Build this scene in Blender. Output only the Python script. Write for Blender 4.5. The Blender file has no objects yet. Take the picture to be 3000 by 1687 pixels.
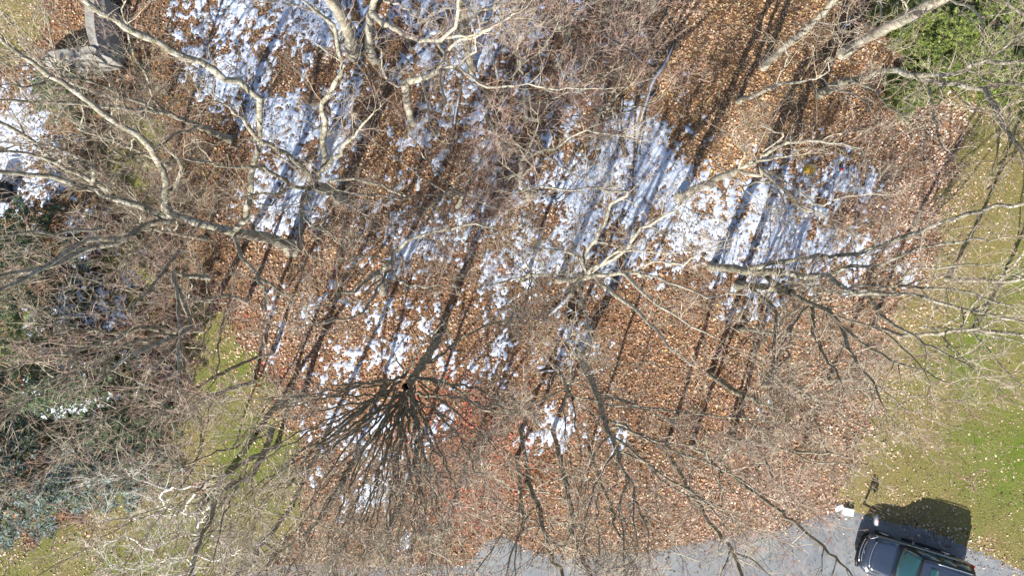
import bpy, math, random
import numpy as np
from mathutils import Vector, Matrix

# ------------------------------------------------------------------ camera, sky, sun, exposure
H = 36.0                      # drone height over the ground (m)
FP = 2080.0                   # focal length in photo pixels (3000 wide)
scene = bpy.context.scene
cam_d = bpy.data.cameras.new("camera"); cam = bpy.data.objects.new("camera", cam_d)
scene.collection.objects.link(cam)
cam.location = (0, 0, H); cam.rotation_euler = (0, 0, 0)
cam_d.sensor_width = 36.0; cam_d.lens = 36.0 * FP / 3000.0
cam_d.clip_end = 1000.0; cam_d.clip_start = 0.5
scene.camera = cam

SUN_EL = 35.0; SHX, SHY = 0.36, 0.933          # direction in which shadows fall
world = bpy.data.worlds.new("World"); scene.world = world; world.use_nodes = True
nt = world.node_tree; nt.nodes.clear()
sky = nt.nodes.new("ShaderNodeTexSky"); sky.sky_type = 'NISHITA'; sky.sun_disc = False
sky.sun_elevation = math.radians(SUN_EL); sky.sun_rotation = math.atan2(-SHX, -SHY)
bg = nt.nodes.new("ShaderNodeBackground"); bg.inputs[1].default_value = 0.09
wo = nt.nodes.new("ShaderNodeOutputWorld")
nt.links.new(sky.outputs[0], bg.inputs[0]); nt.links.new(bg.outputs[0], wo.inputs[0])
sd = bpy.data.lights.new("sun", 'SUN'); sd.energy = 5.0; sd.angle = math.radians(0.5); sd.color = (1.0, 0.95, 0.87)
sun = bpy.data.objects.new("sun", sd); scene.collection.objects.link(sun)
ce = math.cos(math.radians(SUN_EL)); se = math.sin(math.radians(SUN_EL))
sun.rotation_euler = Vector((SHX * ce, SHY * ce, -se)).to_track_quat('-Z', 'Y').to_euler()
scene.view_settings.view_transform = 'Standard'; scene.view_settings.look = 'None'
scene.view_settings.exposure = 1.1; scene.view_settings.gamma = 1.0
scene.view_settings.use_curve_mapping = False
scene.cycles.max_bounces = 5; scene.cycles.diffuse_bounces = 3

rng = np.random.default_rng(7)
random.seed(7)
COL = scene.collection

# ------------------------------------------------------------------ helpers: coordinates
TILE = {'R1': (0, 0), 'R2': (750, 0), 'R3': (1500, 0), 'R4': (2200, 0), 'R5': (0, 550), 'R6': (750, 550),
        'R7': (1500, 550), 'R8': (2200, 550), 'B1': (0, 1087), 'B2': (750, 1087), 'B3': (1500, 1087), 'B4': (2200, 1087)}
def src(tile, x, y):
    if tile == 'D': return x / 0.85867, y / 0.85867
    o = TILE[tile]; return o[0] + x / 2.415, o[1] + y / 2.415
def W(px, py, h=0.0):
    k = (H - h) / FP
    return ((px - 1500.0) * k, -(py - 843.5) * k, h)
def WD(x, y, h=0.0):
    return W(x / 0.85867, y / 0.85867, h)
def to_px(x, y): return x * FP / H + 1500.0, 843.5 - y * FP / H       # ground point to photo pixel

# ------------------------------------------------------------------ helpers: noise
def vnoise(x, y, scale, seed):
    r = np.random.default_rng(seed); n = 256; g = r.random((n, n))
    x = x / scale + 37.3; y = y / scale + 91.7
    xi = np.floor(x).astype(int); yi = np.floor(y).astype(int); fx = x - xi; fy = y - yi
    fx = fx * fx * (3 - 2 * fx); fy = fy * fy * (3 - 2 * fy)
    a = g[xi % n, yi % n]; b = g[(xi + 1) % n, yi % n]; c = g[xi % n, (yi + 1) % n]; d = g[(xi + 1) % n, (yi + 1) % n]
    return (a * (1 - fx) + b * fx) * (1 - fy) + (c * (1 - fx) + d * fx) * fy - 0.5
def sstep(a, b, x):
    t = np.clip((x - a) / (b - a), 0, 1); return t * t * (3 - 2 * t)

# ------------------------------------------------------------------ helpers: meshes
def mesh_obj(name, verts, faces_or_loops, mat, parent=None, smooth=False, sizes=None, link=True):
    """verts (N,3); faces: list/array of tuples of one size, or flat loops with sizes."""
    me = bpy.data.meshes.new(name)
    v = np.asarray(verts, dtype=np.float32)
    if sizes is None:
        f = np.asarray(faces_or_loops, dtype=np.int32); loops = f.ravel()
        sizes = np.full(len(f), f.shape[1], dtype=np.int32)
    else:
        loops = np.asarray(faces_or_loops, dtype=np.int32); sizes = np.asarray(sizes, dtype=np.int32)
    me.vertices.add(len(v)); me.vertices.foreach_set("co", v.ravel())
    me.loops.add(len(loops)); me.loops.foreach_set("vertex_index", loops)
    me.polygons.add(len(sizes))
    st = np.zeros(len(sizes), dtype=np.int32); st[1:] = np.cumsum(sizes)[:-1]
    me.polygons.foreach_set("loop_start", st); me.polygons.foreach_set("loop_total", sizes)
    if smooth: me.polygons.foreach_set("use_smooth", np.ones(len(sizes), dtype=bool))
    me.update(calc_edges=True)
    if mat: me.materials.append(mat)
    o = bpy.data.objects.new(name, me)
    if link: COL.objects.link(o)
    if parent is not None: o.parent = parent
    return o
def vcol(o, rgb):
    ca = o.data.color_attributes.new("tint", 'FLOAT_COLOR', 'POINT')
    a = np.ones((len(o.data.vertices), 4), dtype=np.float32); a[:, :3] = rgb
    ca.data.foreach_set("color", a.ravel())
def tag(o, label=None, cat=None, group=None, kind=None):
    if label: o["label"] = label
    if cat: o["category"] = cat
    if group: o["group"] = group
    if kind: o["kind"] = kind
    return o
def empty(name, loc, label=None, cat=None, group=None, rz=0.0):
    o = bpy.data.objects.new(name, None); COL.objects.link(o); o.location = loc; o.rotation_euler = (0, 0, rz)
    o.empty_display_size = 0.2
    return tag(o, label, cat, group)

class MB:
    """small mesh collector for hand-built parts (local coordinates of the thing)"""
    def __init__(s): s.v = []; s.l = []; s.n = []
    def add(s, vs, fs):
        b = len(s.v); s.v += [tuple(p) for p in vs]
        for f in fs: s.l += [b + i for i in f]; s.n.append(len(f))
    def box(s, c, d, rot=None, bev=0.0):
        x, y, z = d[0] / 2, d[1] / 2, d[2] / 2
        e = min(bev, x * .9, y * .9, z * .9)
        P = []
        if e <= 0:
            P = [(sx * x, sy * y, sz * z) for sz in (-1, 1) for sy in (-1, 1) for sx in (-1, 1)]
            F = [(0, 2, 3, 1), (4, 5, 7, 6), (0, 1, 5, 4), (2, 6, 7, 3), (0, 4, 6, 2), (1, 3, 7, 5)]
        else:
            F = []
            rings = [(-z, e), (-z + e, 0), (z - e, 0), (z, e)]
            for zz, q in rings:
                xx, yy = x - q, y - q; c2 = e if q == 0 else e
                P += [(-xx + c2, -yy, zz), (xx - c2, -yy, zz), (xx, -yy + c2, zz), (xx, yy - c2, zz),
                      (xx - c2, yy, zz), (-xx + c2, yy, zz), (-xx, yy - c2, zz), (-xx, -yy + c2, zz)]
            for r in range(3):
                for i in range(8):
                    j = (i + 1) % 8; F.append((r * 8 + i, r * 8 + j, r * 8 + 8 + j, r * 8 + 8 + i))
            F.append(tuple(range(7, -1, -1))); F.append(tuple(range(24, 32)))
        M = rot if rot is not None else Matrix.Identity(3)
        s.add([tuple(M @ Vector(p) + Vector(c)) for p in P], F)
    def tube(s, pts, rad, n=8, cap=True):
        pts = [Vector(p) for p in pts]; m = len(pts)
        if not hasattr(rad, '__len__'): rad = [rad] * m
        vs = []; up = Vector((0.13, 0.27, 0.95))
        for i, p in enumerate(pts):
            t = (pts[min(i + 1, m - 1)] - pts[max(i - 1, 0)]).normalized()
            a = t.cross(up)
            if a.length < 0.1: a = t.cross(Vector((1, 0, 0)))
            a.normalize(); b = t.cross(a)
            for k in range(n):
                th = 2 * math.pi * k / n; vs.append(p + float(rad[i]) * (a * math.cos(th) + b * math.sin(th)))
        fs = [(i * n + k, i * n + (k + 1) % n, (i + 1) * n + (k + 1) % n, (i + 1) * n + k) for i in range(m - 1) for k in range(n)]
        if cap: fs += [tuple(range(n - 1, -1, -1)), tuple(range((m - 1) * n, m * n))]
        s.add(vs, fs)
    def loft(s, rings, closed=True, cap=True):
        n = len(rings[0]); vs = [p for r in rings for p in r]; fs = []
        for i in range(len(rings) - 1):
            for k in range(n if closed else n - 1):
                fs.append((i * n + k, i * n + (k + 1) % n, (i + 1) * n + (k + 1) % n, (i + 1) * n + k))
        if cap and closed: fs += [tuple(range(n - 1, -1, -1)), tuple(range((len(rings) - 1) * n, len(rings) * n))]
        s.add(vs, fs)
    def build(s, name, mat, parent=None, smooth=False, label=None):
        o = mesh_obj(name, s.v, s.l, mat, parent, smooth, sizes=s.n)
        if label: o["label"] = label
        return o

# ------------------------------------------------------------------ materials
def mat(name, base, rough=0.9, noise=None, bump=None, metal=0.0, spec=0.3, attr=None, coat=0.0):
    """noise: list of (scale, colour, lo, hi, detail) overlays; bump: (scale, strength)"""
    m = bpy.data.materials.new(name); m.use_nodes = True; t = m.node_tree; b = t.nodes["Principled BSDF"]
    b.inputs["Roughness"].default_value = rough; b.inputs["Metallic"].default_value = metal
    b.inputs["Specular IOR Level"].default_value = spec
    if coat: b.inputs["Coat Weight"].default_value = coat; b.inputs["Coat Roughness"].default_value = 0.03
    tc = t.nodes.new("ShaderNodeTexCoord")
    if attr:
        a = t.nodes.new("ShaderNodeAttribute"); a.attribute_name = attr; cur = a.outputs["Color"]
    else:
        r = t.nodes.new("ShaderNodeRGB"); r.outputs[0].default_value = (*base, 1); cur = r.outputs[0]
    for sc, colr, lo, hi, det in (noise or []):
        n = t.nodes.new("ShaderNodeTexNoise"); n.inputs["Scale"].default_value = sc; n.inputs["Detail"].default_value = det
        n.inputs["Roughness"].default_value = 0.62
        t.links.new(tc.outputs["Object"], n.inputs["Vector"])
        mr = t.nodes.new("ShaderNodeMapRange"); mr.inputs[1].default_value = lo; mr.inputs[2].default_value = hi
        t.links.new(n.outputs[0], mr.inputs[0])
        mx = t.nodes.new("ShaderNodeMix"); mx.data_type = 'RGBA'
        t.links.new(mr.outputs[0], mx.inputs[0]); t.links.new(cur, mx.inputs[6]); mx.inputs[7].default_value = (*colr, 1)
        cur = mx.outputs[2]
    t.links.new(cur, b.inputs["Base Color"])
    if bump:
        n = t.nodes.new("ShaderNodeTexNoise"); n.inputs["Scale"].default_value = bump[0]; n.inputs["Detail"].default_value = 5
        t.links.new(tc.outputs["Object"], n.inputs["Vector"])
        bp = t.nodes.new("ShaderNodeBump"); bp.inputs["Strength"].default_value = bump[1]; bp.inputs["Distance"].default_value = 0.05
        t.links.new(n.outputs[0], bp.inputs["Height"]); t.links.new(bp.outputs[0], b.inputs["Normal"])
    return m

M_ground = mat("forest_soil", (0.16, 0.085, 0.042), noise=[(3, (0.26, 0.14, 0.07), .4, .62, 6), (14, (0.07, 0.035, 0.018), .5, .68, 5),
                                                     (26, (0.34, 0.20, 0.11), .55, .7, 4)], bump=(14, 1.0))
M_lawn = mat("lawn_turf", (0.115, 0.125, 0.03), attr="tint", noise=[(5, (0.17, 0.14, 0.055), .5, .72, 6), (22, (0.045, 0.06, 0.014), .48, .7, 5)], bump=(25, 1.0))
M_snow = mat("old_snow", (0.50, 0.56, 0.67), rough=0.6, noise=[(4, (0.52, 0.58, 0.70), .5, .75, 5), (40, (0.50, 0.45, 0.44), .62, .75, 3)], bump=(9, .6))
M_leaf = mat("dead_leaf", (0.3, 0.15, 0.08), rough=0.75, attr="tint")
M_grass = mat("grass_blade", (0.1, 0.14, 0.03), rough=0.7, attr="tint")
M_asph = mat("asphalt", (0.155, 0.165, 0.178), rough=0.9, noise=[(0.6, (0.205, 0.215, 0.222), .42, .58, 6), (2.5, (0.115, 0.125, 0.14), .52, .66, 8),
                                                               (60, (0.25, 0.25, 0.25), .6, .72, 3)], bump=(60, .4))
M_bark = mat("grey_bark", (0.25, 0.225, 0.17), noise=[(3.2, (0.44, 0.42, 0.35), .45, .58, 6), (7, (0.11, 0.115, 0.06), .5, .64, 6),
                                                     (30, (0.17, 0.145, 0.11), .52, .72, 4)], bump=(16, .8))
M_bark2 = mat("dark_bark", (0.21, 0.19, 0.14), noise=[(3, (0.32, 0.30, 0.24), .5, .66, 5), (8, (0.10, 0.11, 0.055), .5, .7, 6)], bump=(18, .8))
M_pale = mat("pale_bark", (0.44, 0.41, 0.33), noise=[(5, (0.29, 0.265, 0.20), .46, .62, 6), (22, (0.22, 0.19, 0.15), .60, .75, 4)], bump=(10, .4))
M_birch = mat("white_bark", (0.74, 0.72, 0.66), noise=[(6, (0.55, 0.52, 0.46), .5, .7, 5), (25, (0.2, 0.17, 0.14), .64, .78, 4)], bump=(14, .4))
M_twig = mat("twig_bark", (0.31, 0.255, 0.185), noise=[(1.2, (0.47, 0.42, 0.32), .42, .58, 3), (3, (0.25, 0.165, 0.15), .5, .62, 3), (2, (0.12, 0.11, 0.06), .55, .66, 3)])
M_twigr = mat("reddish_twig", (0.34, 0.22, 0.18), noise=[(1.5, (0.48, 0.40, 0.32), .45, .6, 3), (3, (0.20, 0.12, 0.10), .52, .64, 3)])
M_twigb = mat("white_twig", (0.62, 0.59, 0.53), noise=[(2, (0.45, 0.42, 0.36), .5, .65, 3)])
M_log = mat("rotting_wood", (0.17, 0.11, 0.065), noise=[(6, (0.28, 0.21, 0.14), .5, .66, 5), (20, (0.08, 0.05, 0.03), .5, .7, 4)], bump=(20, .8))
M_hole = mat("dark_hollow", (0.018, 0.012, 0.009))
M_needle = mat("needles", (0.05, 0.08, 0.06), rough=0.65, attr="tint")
M_cover = mat("grey_canvas", (0.25, 0.245, 0.225), noise=[(1.5, (0.20, 0.195, 0.18), .4, .65, 5), (30, (0.30, 0.29, 0.27), .6, .75, 3)], bump=(4, .5))
M_black = mat("black_plastic", (0.012, 0.013, 0.016), rough=0.35, spec=.5)
M_white = mat("white_plastic", (0.82, 0.83, 0.84), rough=0.4, noise=[(5, (0.72, 0.73, 0.74), .5, .7, 3)])
M_yellow = mat("mustard_straw", (0.62, 0.40, 0.035), noise=[(9, (0.42, 0.25, 0.02), .45, .65, 5), (30, (0.74, 0.55, 0.12), .55, .7, 4)], bump=(16, .9))
M_red = mat("red_plastic", (0.70, 0.05, 0.03), rough=0.3, spec=.5)
M_paint = mat("navy_car_paint", (0.016, 0.024, 0.045), rough=0.30, spec=.6, coat=1.0, noise=[(40, (0.035, 0.047, 0.08), .55, .7, 2)])
M_glass = mat("tinted_glass", (0.012, 0.05, 0.055), rough=0.04, spec=1.0, coat=0.6)
M_chrome = mat("chrome", (0.85, 0.86, 0.88), rough=0.18, metal=1.0)
M_trim = mat("black_trim", (0.01, 0.01, 0.012), rough=0.45)
M_tyre = mat("tyre_rubber", (0.02, 0.02, 0.02), rough=0.85)
M_lens = mat("headlight_lens", (0.55, 0.60, 0.68), rough=0.1, spec=.9)
M_mbox = mat("grey_mailbox_metal", (0.34, 0.37, 0.40), rough=0.4, metal=.3, noise=[(12, (0.27, 0.29, 0.32), .5, .7, 3)])
M_post = mat("dark_timber", (0.06, 0.042, 0.03), noise=[(12, (0.11, 0.08, 0.055), .5, .7, 4)])

# ------------------------------------------------------------------ ground cover maps (photo pixels, 100-px cells)
SNOW = ["000005878877777420000000000000",
        "000006862647876531100000000000",
        "500000663124654421211000000000",
        "850000586423244223731000000000",
        "960000057511222467975101220000",
        "881000088634422478999765410000",
        "352000067335245568888888510000",
        "004200000035456454667888752000",
        "008500002322656531100455321000",
        "047200001234735340000000000000",
        "000020002646236261000000000000",
        "030030000520000100000010000000",
        "000000000634200253000000000000",
        "000000000435100000000000000000",
        "000000000054000000000000000000",
        "000000000012000000000000000000",
        "000000000000000000000000000000"]
SN = np.array([[int(c) for c in r] for r in SNOW], dtype=float) / 9.0
def raster(A, px, py):
    u = np.clip(px / 100.0 - 0.5, 0, A.shape[1] - 1.001); v = np.clip(py / 100.0 - 0.5, 0, A.shape[0] - 1.001)
    i = np.floor(v).astype(int); j = np.floor(u).astype(int); fu = u - j; fv = v - i
    return (A[i, j] * (1 - fu) + A[i, j + 1] * fu) * (1 - fv) + (A[i + 1, j] * (1 - fu) + A[i + 1, j + 1] * fu) * fv
def polydist(px, py, poly):
    """signed distance to polygon (positive inside), photo pixels"""
    P = np.array(poly, float); best = np.full(px.shape, 1e9); ins = np.zeros(px.shape, bool)
    for k in range(len(P)):
        a = P[k]; b = P[(k + 1) % len(P)]; d = b - a
        t = np.clip(((px - a[0]) * d[0] + (py - a[1]) * d[1]) / (d @ d), 0, 1)
        best = np.minimum(best, np.hypot(px - a[0] - t * d[0], py - a[1] - t * d[1]))
        c = (a[1] > py) != (b[1] > py)
        with np.errstate(divide='ignore', invalid='ignore'):
            xx = (b[0] - a[0]) * (py - a[1]) / (b[1] - a[1]) + a[0]
        ins ^= c & (px < xx)
    return np.where(ins, best, -best)
D = lambda L: [(x / 0.85867, y / 0.85867) for x, y in L]
ROAD = D([(-900, 1560), (200, 1490), (640, 1446), (760, 1425), (900, 1432), (1060, 1425), (1180, 1430), (1222, 1376), (1266, 1356), (1320, 1388),
          (1400, 1402), (1466, 1406), (1626, 1396), (1700, 1386), (1786, 1364), (1880, 1350), (1964, 1339), (2117, 1289), (2173, 1298), (2209, 1310),
          (2316, 1332), (2423, 1374), (2494, 1403), (2576, 1442), (2800, 1545), (3300, 1760), (3300, 2400), (-900, 2000)])
LAWNS = [D([(-700, 1700), (-700, 1440), (-60, 1415), (40, 1385), (140, 1350), (240, 1315), (330, 1262), (420, 1215), (455, 1130), (480, 1040), (490, 960), (470, 860), (455, 790),
            (500, 770), (560, 800), (600, 880), (650, 930), (680, 1010), (720, 1100), (735, 1200), (730, 1300), (700, 1380), (640, 1440), (200, 1490)]),
         D([(2340, 230), (2440, 250), (2490, 300), (2420, 400), (2395, 480), (2385, 600), (2330, 700), (2270, 790), (2240, 900), (2210, 1000), (2190, 1100), (2150, 1180),
            (2120, 1240), (2150, 1290), (2210, 1312), (2316, 1334), (2423, 1376), (2494, 1405), (2576, 1444), (2800, 1547), (3400, 1800), (3400, -400), (2340, -400)]),
         D([(275, 300), (340, 270), (400, 330), (370, 420), (345, 500), (290, 500), (280, 400)]),
         D([(290, 590), (350, 590), (360, 700), (300, 780), (285, 690)]),
         D([(-400, -300), (120, -300), (90, 60), (30, 150), (-400, 200)])]
def lawn_f(px, py):
    f = np.full(px.shape, -1e9)
    for P in LAWNS: f = np.maximum(f, polydist(px, py, P))
    return f
def gz(x, y):
    """ground height"""
    px, py = to_px(x, y)
    z = 0.22 * vnoise(x, y, 7.0, 1) + 0.07 * vnoise(x, y, 1.6, 2)
    r = polydist(px, py, ROAD)
    k = sstep(10, 160, -r)
    return z * k - 0.03 * (1 - k) * (r > -10)
def snow_f(x, y):
    px, py = to_px(x, y)
    c = raster(SN, px, py)
    # drifted edges run with the shadows, so the noise is stretched that way
    u = x * 0.93 - y * 0.36; v = x * 0.36 + y * 0.93
    n = 0.75 * vnoise(u, v * 0.5, 0.9, 11) + 0.50 * vnoise(u, v * 0.6, 0.34, 12) + 0.75 * vnoise(u, v * .7, 0.18, 13) + 0.75 * vnoise(x, y, .11, 19) + 0.35 * vnoise(x, y, 2.3, 14)
    edge = np.where(c < 0.03, -1.0, 0.0)
    return (c - 0.72) * 0.80 + n * 1.0 + edge

# ground sheet: dense where seen, running out to the horizon
def axis(lim, step, far):
    a = list(np.arange(-lim, lim + 1e-6, step)); s = step; p = lim
    while p < far: s *= 1.45; p += s; a.append(p); a.insert(0, -p)
    return np.array(a)
gx = axis(31, 0.25, 420); gy = axis(20, 0.25, 420)
X, Y = np.meshgrid(gx, gy); Z = gz(X, Y) + 0.035 * vnoise(X, Y, 0.4, 3) * (np.abs(X) < 31) - 0.012
nx, ny = len(gx), len(gy)
idx = np.arange(nx * ny).reshape(ny, nx)
F = np.stack([idx[:-1, :-1], idx[:-1, 1:], idx[1:, 1:], idx[1:, :-1]], -1).reshape(-1, 4)
tag(mesh_obj("ground", np.stack([X, Y, Z], -1).reshape(-1, 3), F, M_ground, smooth=True), "brown woodland soil under fallen leaves", kind="structure")

def sheet(name, x0, x1, y0, y1, step, field, zf, m, smooth=True, margin=0.0, tint=None):
    xs = np.arange(x0, x1, step); ys = np.arange(y0, y1, step); X, Y = np.meshgrid(xs, ys)
    f = field(X, Y); Z = zf(X, Y, f)
    keep = f > -margin
    cell = keep[:-1, :-1] | keep[1:, :-1] | keep[:-1, 1:] | keep[1:, 1:]
    idx = np.arange(X.size).reshape(X.shape)
    F = np.stack([idx[:-1, :-1], idx[:-1, 1:], idx[1:, 1:], idx[1:, :-1]], -1)[cell]
    used = np.unique(F); remap = np.zeros(X.size, int); remap[used] = np.arange(len(used))
    V = np.stack([X, Y, Z], -1).reshape(-1, 3)[used]
    o = mesh_obj(name, V, remap[F], m, smooth=smooth)
    if tint is not None: vcol(o, tint(V[:, 0], V[:, 1]))
    return o

def road_f(x, y):
    px, py = to_px(x, y)
    return polydist(px, py, ROAD) / 57.8 + 0.10 * vnoise(x, y, 0.6, 21) + 0.10 * vnoise(x, y, 0.2, 22)
sheet("road", -42, 46, -19.5, -9, 0.19, road_f, lambda x, y, f: 0.012 + 0.05 * np.clip(f, -1, 0.0) * 3 + 0.0 * x, M_asph, margin=0.12)["kind"] = "structure"

def lawn_field(x, y):
    px, py = to_px(x, y)
    f = lawn_f(px, py) / 57.8
    f = f + 1.0 * vnoise(x, y, 0.9, 31) + 0.7 * vnoise(x, y, 0.3, 32)
    r = polydist(px, py, ROAD) / 57.8
    return np.minimum(f, -r + 0.05)
def lawn_tint(x, y):
    n = vnoise(x, y, 2.2, 33) + 0.6 * vnoise(x, y, 0.7, 34)
    px, py = to_px(x, y)
    warm = sstep(2350, 2700, px) * 0.0 + np.clip(0.45 + n * 1.2, 0, 1)
    green = np.array([0.105, 0.155, 0.012]); straw = np.array([0.235, 0.185, 0.070])
    near = 1 - sstep(0, 260, lawn_f(px, py))                      # thin and leaf-strewn towards the wood
    w = np.clip(warm * 0.7 + near * np.where(px < 1200, .25, .7), 0, 1)
    return green[None] * (1 - w[:, None]) + straw[None] * w[:, None]
sheet("lawn", -48, 52, -26, 30, 0.2, lawn_field, lambda x, y, f: gz(x, y) + 0.02 + 0.02 * np.clip(f, -1, .3), M_lawn, margin=0.2, tint=lawn_tint)["kind"] = "structure"

sn = sheet("snow", -27.2, 27.2, -15.2, 15.2, 0.07, snow_f,
           lambda x, y, f: gz(x, y) + np.clip(f, -0.2, 0.25) * 0.22 + 0.016 + 0.03 * vnoise(x, y, 0.3, 15) * (f > .1), M_snow, margin=0.06)
sn["kind"] = "structure"; sn["label"] = "patchy old snow melting between the fallen leaves"

# ------------------------------------------------------------------ fallen leaves and grass tufts (real small faces)
def kites(P, ang, L, Wd, tilt, fold):
    """one bent leaf per point; P (N,3)"""
    N = len(P); ca, sa = np.cos(ang), np.sin(ang)
    d = np.stack([ca, sa, np.zeros(N)], 1); s = np.stack([-sa, ca, np.zeros(N)], 1)
    rd = rng.normal(0, 1, (N, 3)); d = d + rd * tilt[:, None] * [.3, .3, 1]; d /= np.linalg.norm(d, axis=1)[:, None]
    s = s + rng.normal(0, 1, (N, 3)) * tilt[:, None] * [.2, .2, 1]; s /= np.linalg.norm(s, axis=1)[:, None]
    up = np.array([0, 0, 1.0])
    a = P - d * L[:, None] * .5; b = P + d * L[:, None] * .5
    l = P + s * Wd[:, None] * .5 + up * (fold * Wd)[:, None] - d * (L * .08)[:, None]
    r = P - s * Wd[:, None] * .5 + up * (fold * Wd)[:, None] - d * (L * .08)[:, None]
    V = np.stack([a, r, b, l], 1).reshape(-1, 3); i = np.arange(N) * 4
    F = np.concatenate([np.stack([i, i + 1, i + 2], 1), np.stack([i, i + 2, i + 3], 1)])
    return V, F
def pal(n, cols, wts):
    c = np.array(cols)[rng.choice(len(cols), n, p=np.array(wts) / sum(wts))]
    return np.clip(c * rng.uniform(0.65, 1.3, (n, 1)) * rng.uniform(0.93, 1.07, (n, 3)), 0.01, 0.9)
BROWN = [(0.38, 0.20, 0.115), (0.50, 0.31, 0.20), (0.22, 0.11, 0.065), (0.62, 0.47, 0.34), (0.09, 0.052, 0.035), (0.42, 0.28, 0.10), (0.36, 0.28, 0.21)]
ORNG = [(0.60, 0.35, 0.18), (0.72, 0.48, 0.28), (0.40, 0.21, 0.10), (0.80, 0.60, 0.40), (0.56, 0.40, 0.12)]
PINK = [(0.56, 0.38, 0.28), (0.66, 0.49, 0.38), (0.42, 0.25, 0.17), (0.74, 0.60, 0.48), (0.30, 0.18, 0.12)]
RED = [(0.42, 0.07, 0.045), (0.55, 0.14, 0.08), (0.30, 0.05, 0.04), (0.50, 0.25, 0.14)]
NL = 390000
lx = rng.uniform(-28.5, 28.5, NL); ly = rng.uniform(-16.5, 16.5, NL)
lpx, lpy = to_px(lx, ly)
sf = snow_f(lx, ly); rf = polydist(lpx, lpy, ROAD) / 57.8; lf = lawn_field(lx, ly)
clump = sstep(-.25, .3, vnoise(lx, ly, 0.5, 41) + .6 * vnoise(lx, ly, 1.7, 42))
dens = np.full(NL, 0.80)
dens = np.where(sf > 0.0, 0.50 * clump * (1 - 0.5 * sstep(0.15, 0.6, sf)), dens)
dens = np.where((lf > 0), 0.09 + 0.70 * np.exp(-np.maximum(lf, 0) / 1.7) * clump, dens)
dens = np.where(rf > 0, 0.02 + 0.5 * np.exp(-rf / 0.4) * clump, dens)
dens = np.where((rf > 0) & (lpx < 1405), np.maximum(dens, 0.75 * (.35 + .65 * clump)), dens)
k = rng.random(NL) < dens
lx, ly, lpx, lpy, sf, lf, rf = [a[k] for a in (lx, ly, lpx, lpy, sf, lf, rf)]
n = len(lx)
def blob(cx, cy, rx, ry): return np.exp(-(((lpx - cx / .85867) / (rx / .85867)) ** 2 + ((lpy - cy / .85867) / (ry / .85867)) ** 2))
w_or = np.clip(1.3 * blob(1850, 150, 330, 270) + blob(1850, 380, 120, 200) + .5 * blob(960, 400, 130, 130) + .5 * blob(2030, 880, 250, 160) + .5 * blob(870, 640, 110, 90), 0, 1)
w_pk = np.clip(blob(2340, 420, 170, 210) + blob(2480, 300, 160, 120) + blob(700, 880, 120, 80) + blob(1850, 1270, 330, 90) + .8 * blob(2100, 950, 200, 200) + blob(2500, 820, 100, 220)
               + .7 * (lf > -.3) + .5 * blob(2200, 600, 200, 80), 0, 1)
w_rd = sstep(-.4, .1, vnoise(lx, ly, .9, 77)) * np.clip(1.2 * blob(1190, 1080, 100, 100) + 1.1 * blob(1200, 1230, 110, 110) + .35 * blob(1080, 1060, 150, 140) + .35 * blob(680, 900, 90, 90), 0, 0.9)
u = rng.random(n)
col = pal(n, BROWN, [4, 3, 4, 1.3, 3.5, 1, 2]); co = pal(n, ORNG, [4, 3, 3, 1.5, 1]); cp = pal(n, PINK, [3, 3, 3, 1.5, 1.5]); cr = pal(n, RED, [3, 3, 2, 1])
col = np.where((u < w_or)[:, None], co, col); u2 = rng.random(n); col = np.where((u2 < w_pk * .85)[:, None], cp, col)
w_ol = np.clip(blob(300, 420, 230, 330) + .6 * blob(430, 700, 120, 200), 0, 1); ol = pal(n, [(0.17, .13, .05), (0.25, .19, .09), (.10, .075, .035), (.15, .15, .04), (.33, .25, .14)], [3, 2, 3, 2, 1])
col = np.where((rng.random(n) < w_ol * .8)[:, None], ol, col)
isred = rng.random(n) < w_rd
col = np.where(isred[:, None], cr, col); dk = sstep(.05, .42, vnoise(lx, ly, 1.1, 78) + .5 * vnoise(lx, ly, .4, 79)); col = col * (1 - .5 * dk)[:, None]; pl = sstep(.0, .4, vnoise(lx, ly, 2.4, 80)); col = col + (col.mean(1)[:, None] * np.array([1.15, .98, .82]) - col) * (.5 * pl)[:, None]; col *= (1 - .8 * np.clip(1.2 * blob(160, 900, 230, 330), 0, 1) * (lf < 0))[:, None]  # last factor darkens leaf colour around the left evergreens, painting in deep shade
col = np.where((sf > 0)[:, None], col * 0.7, col)
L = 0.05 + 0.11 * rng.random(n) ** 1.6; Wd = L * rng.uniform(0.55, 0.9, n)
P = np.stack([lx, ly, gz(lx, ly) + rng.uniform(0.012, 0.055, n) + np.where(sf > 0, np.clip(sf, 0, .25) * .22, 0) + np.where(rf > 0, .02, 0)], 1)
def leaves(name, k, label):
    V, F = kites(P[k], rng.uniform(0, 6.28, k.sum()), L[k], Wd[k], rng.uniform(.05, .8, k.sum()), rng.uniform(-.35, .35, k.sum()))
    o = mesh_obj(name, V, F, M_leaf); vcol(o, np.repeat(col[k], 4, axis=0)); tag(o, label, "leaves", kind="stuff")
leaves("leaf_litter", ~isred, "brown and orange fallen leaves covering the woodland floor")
leaves("red_leaves", isred, "crimson fallen leaves lying in patches in the lower middle")

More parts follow.
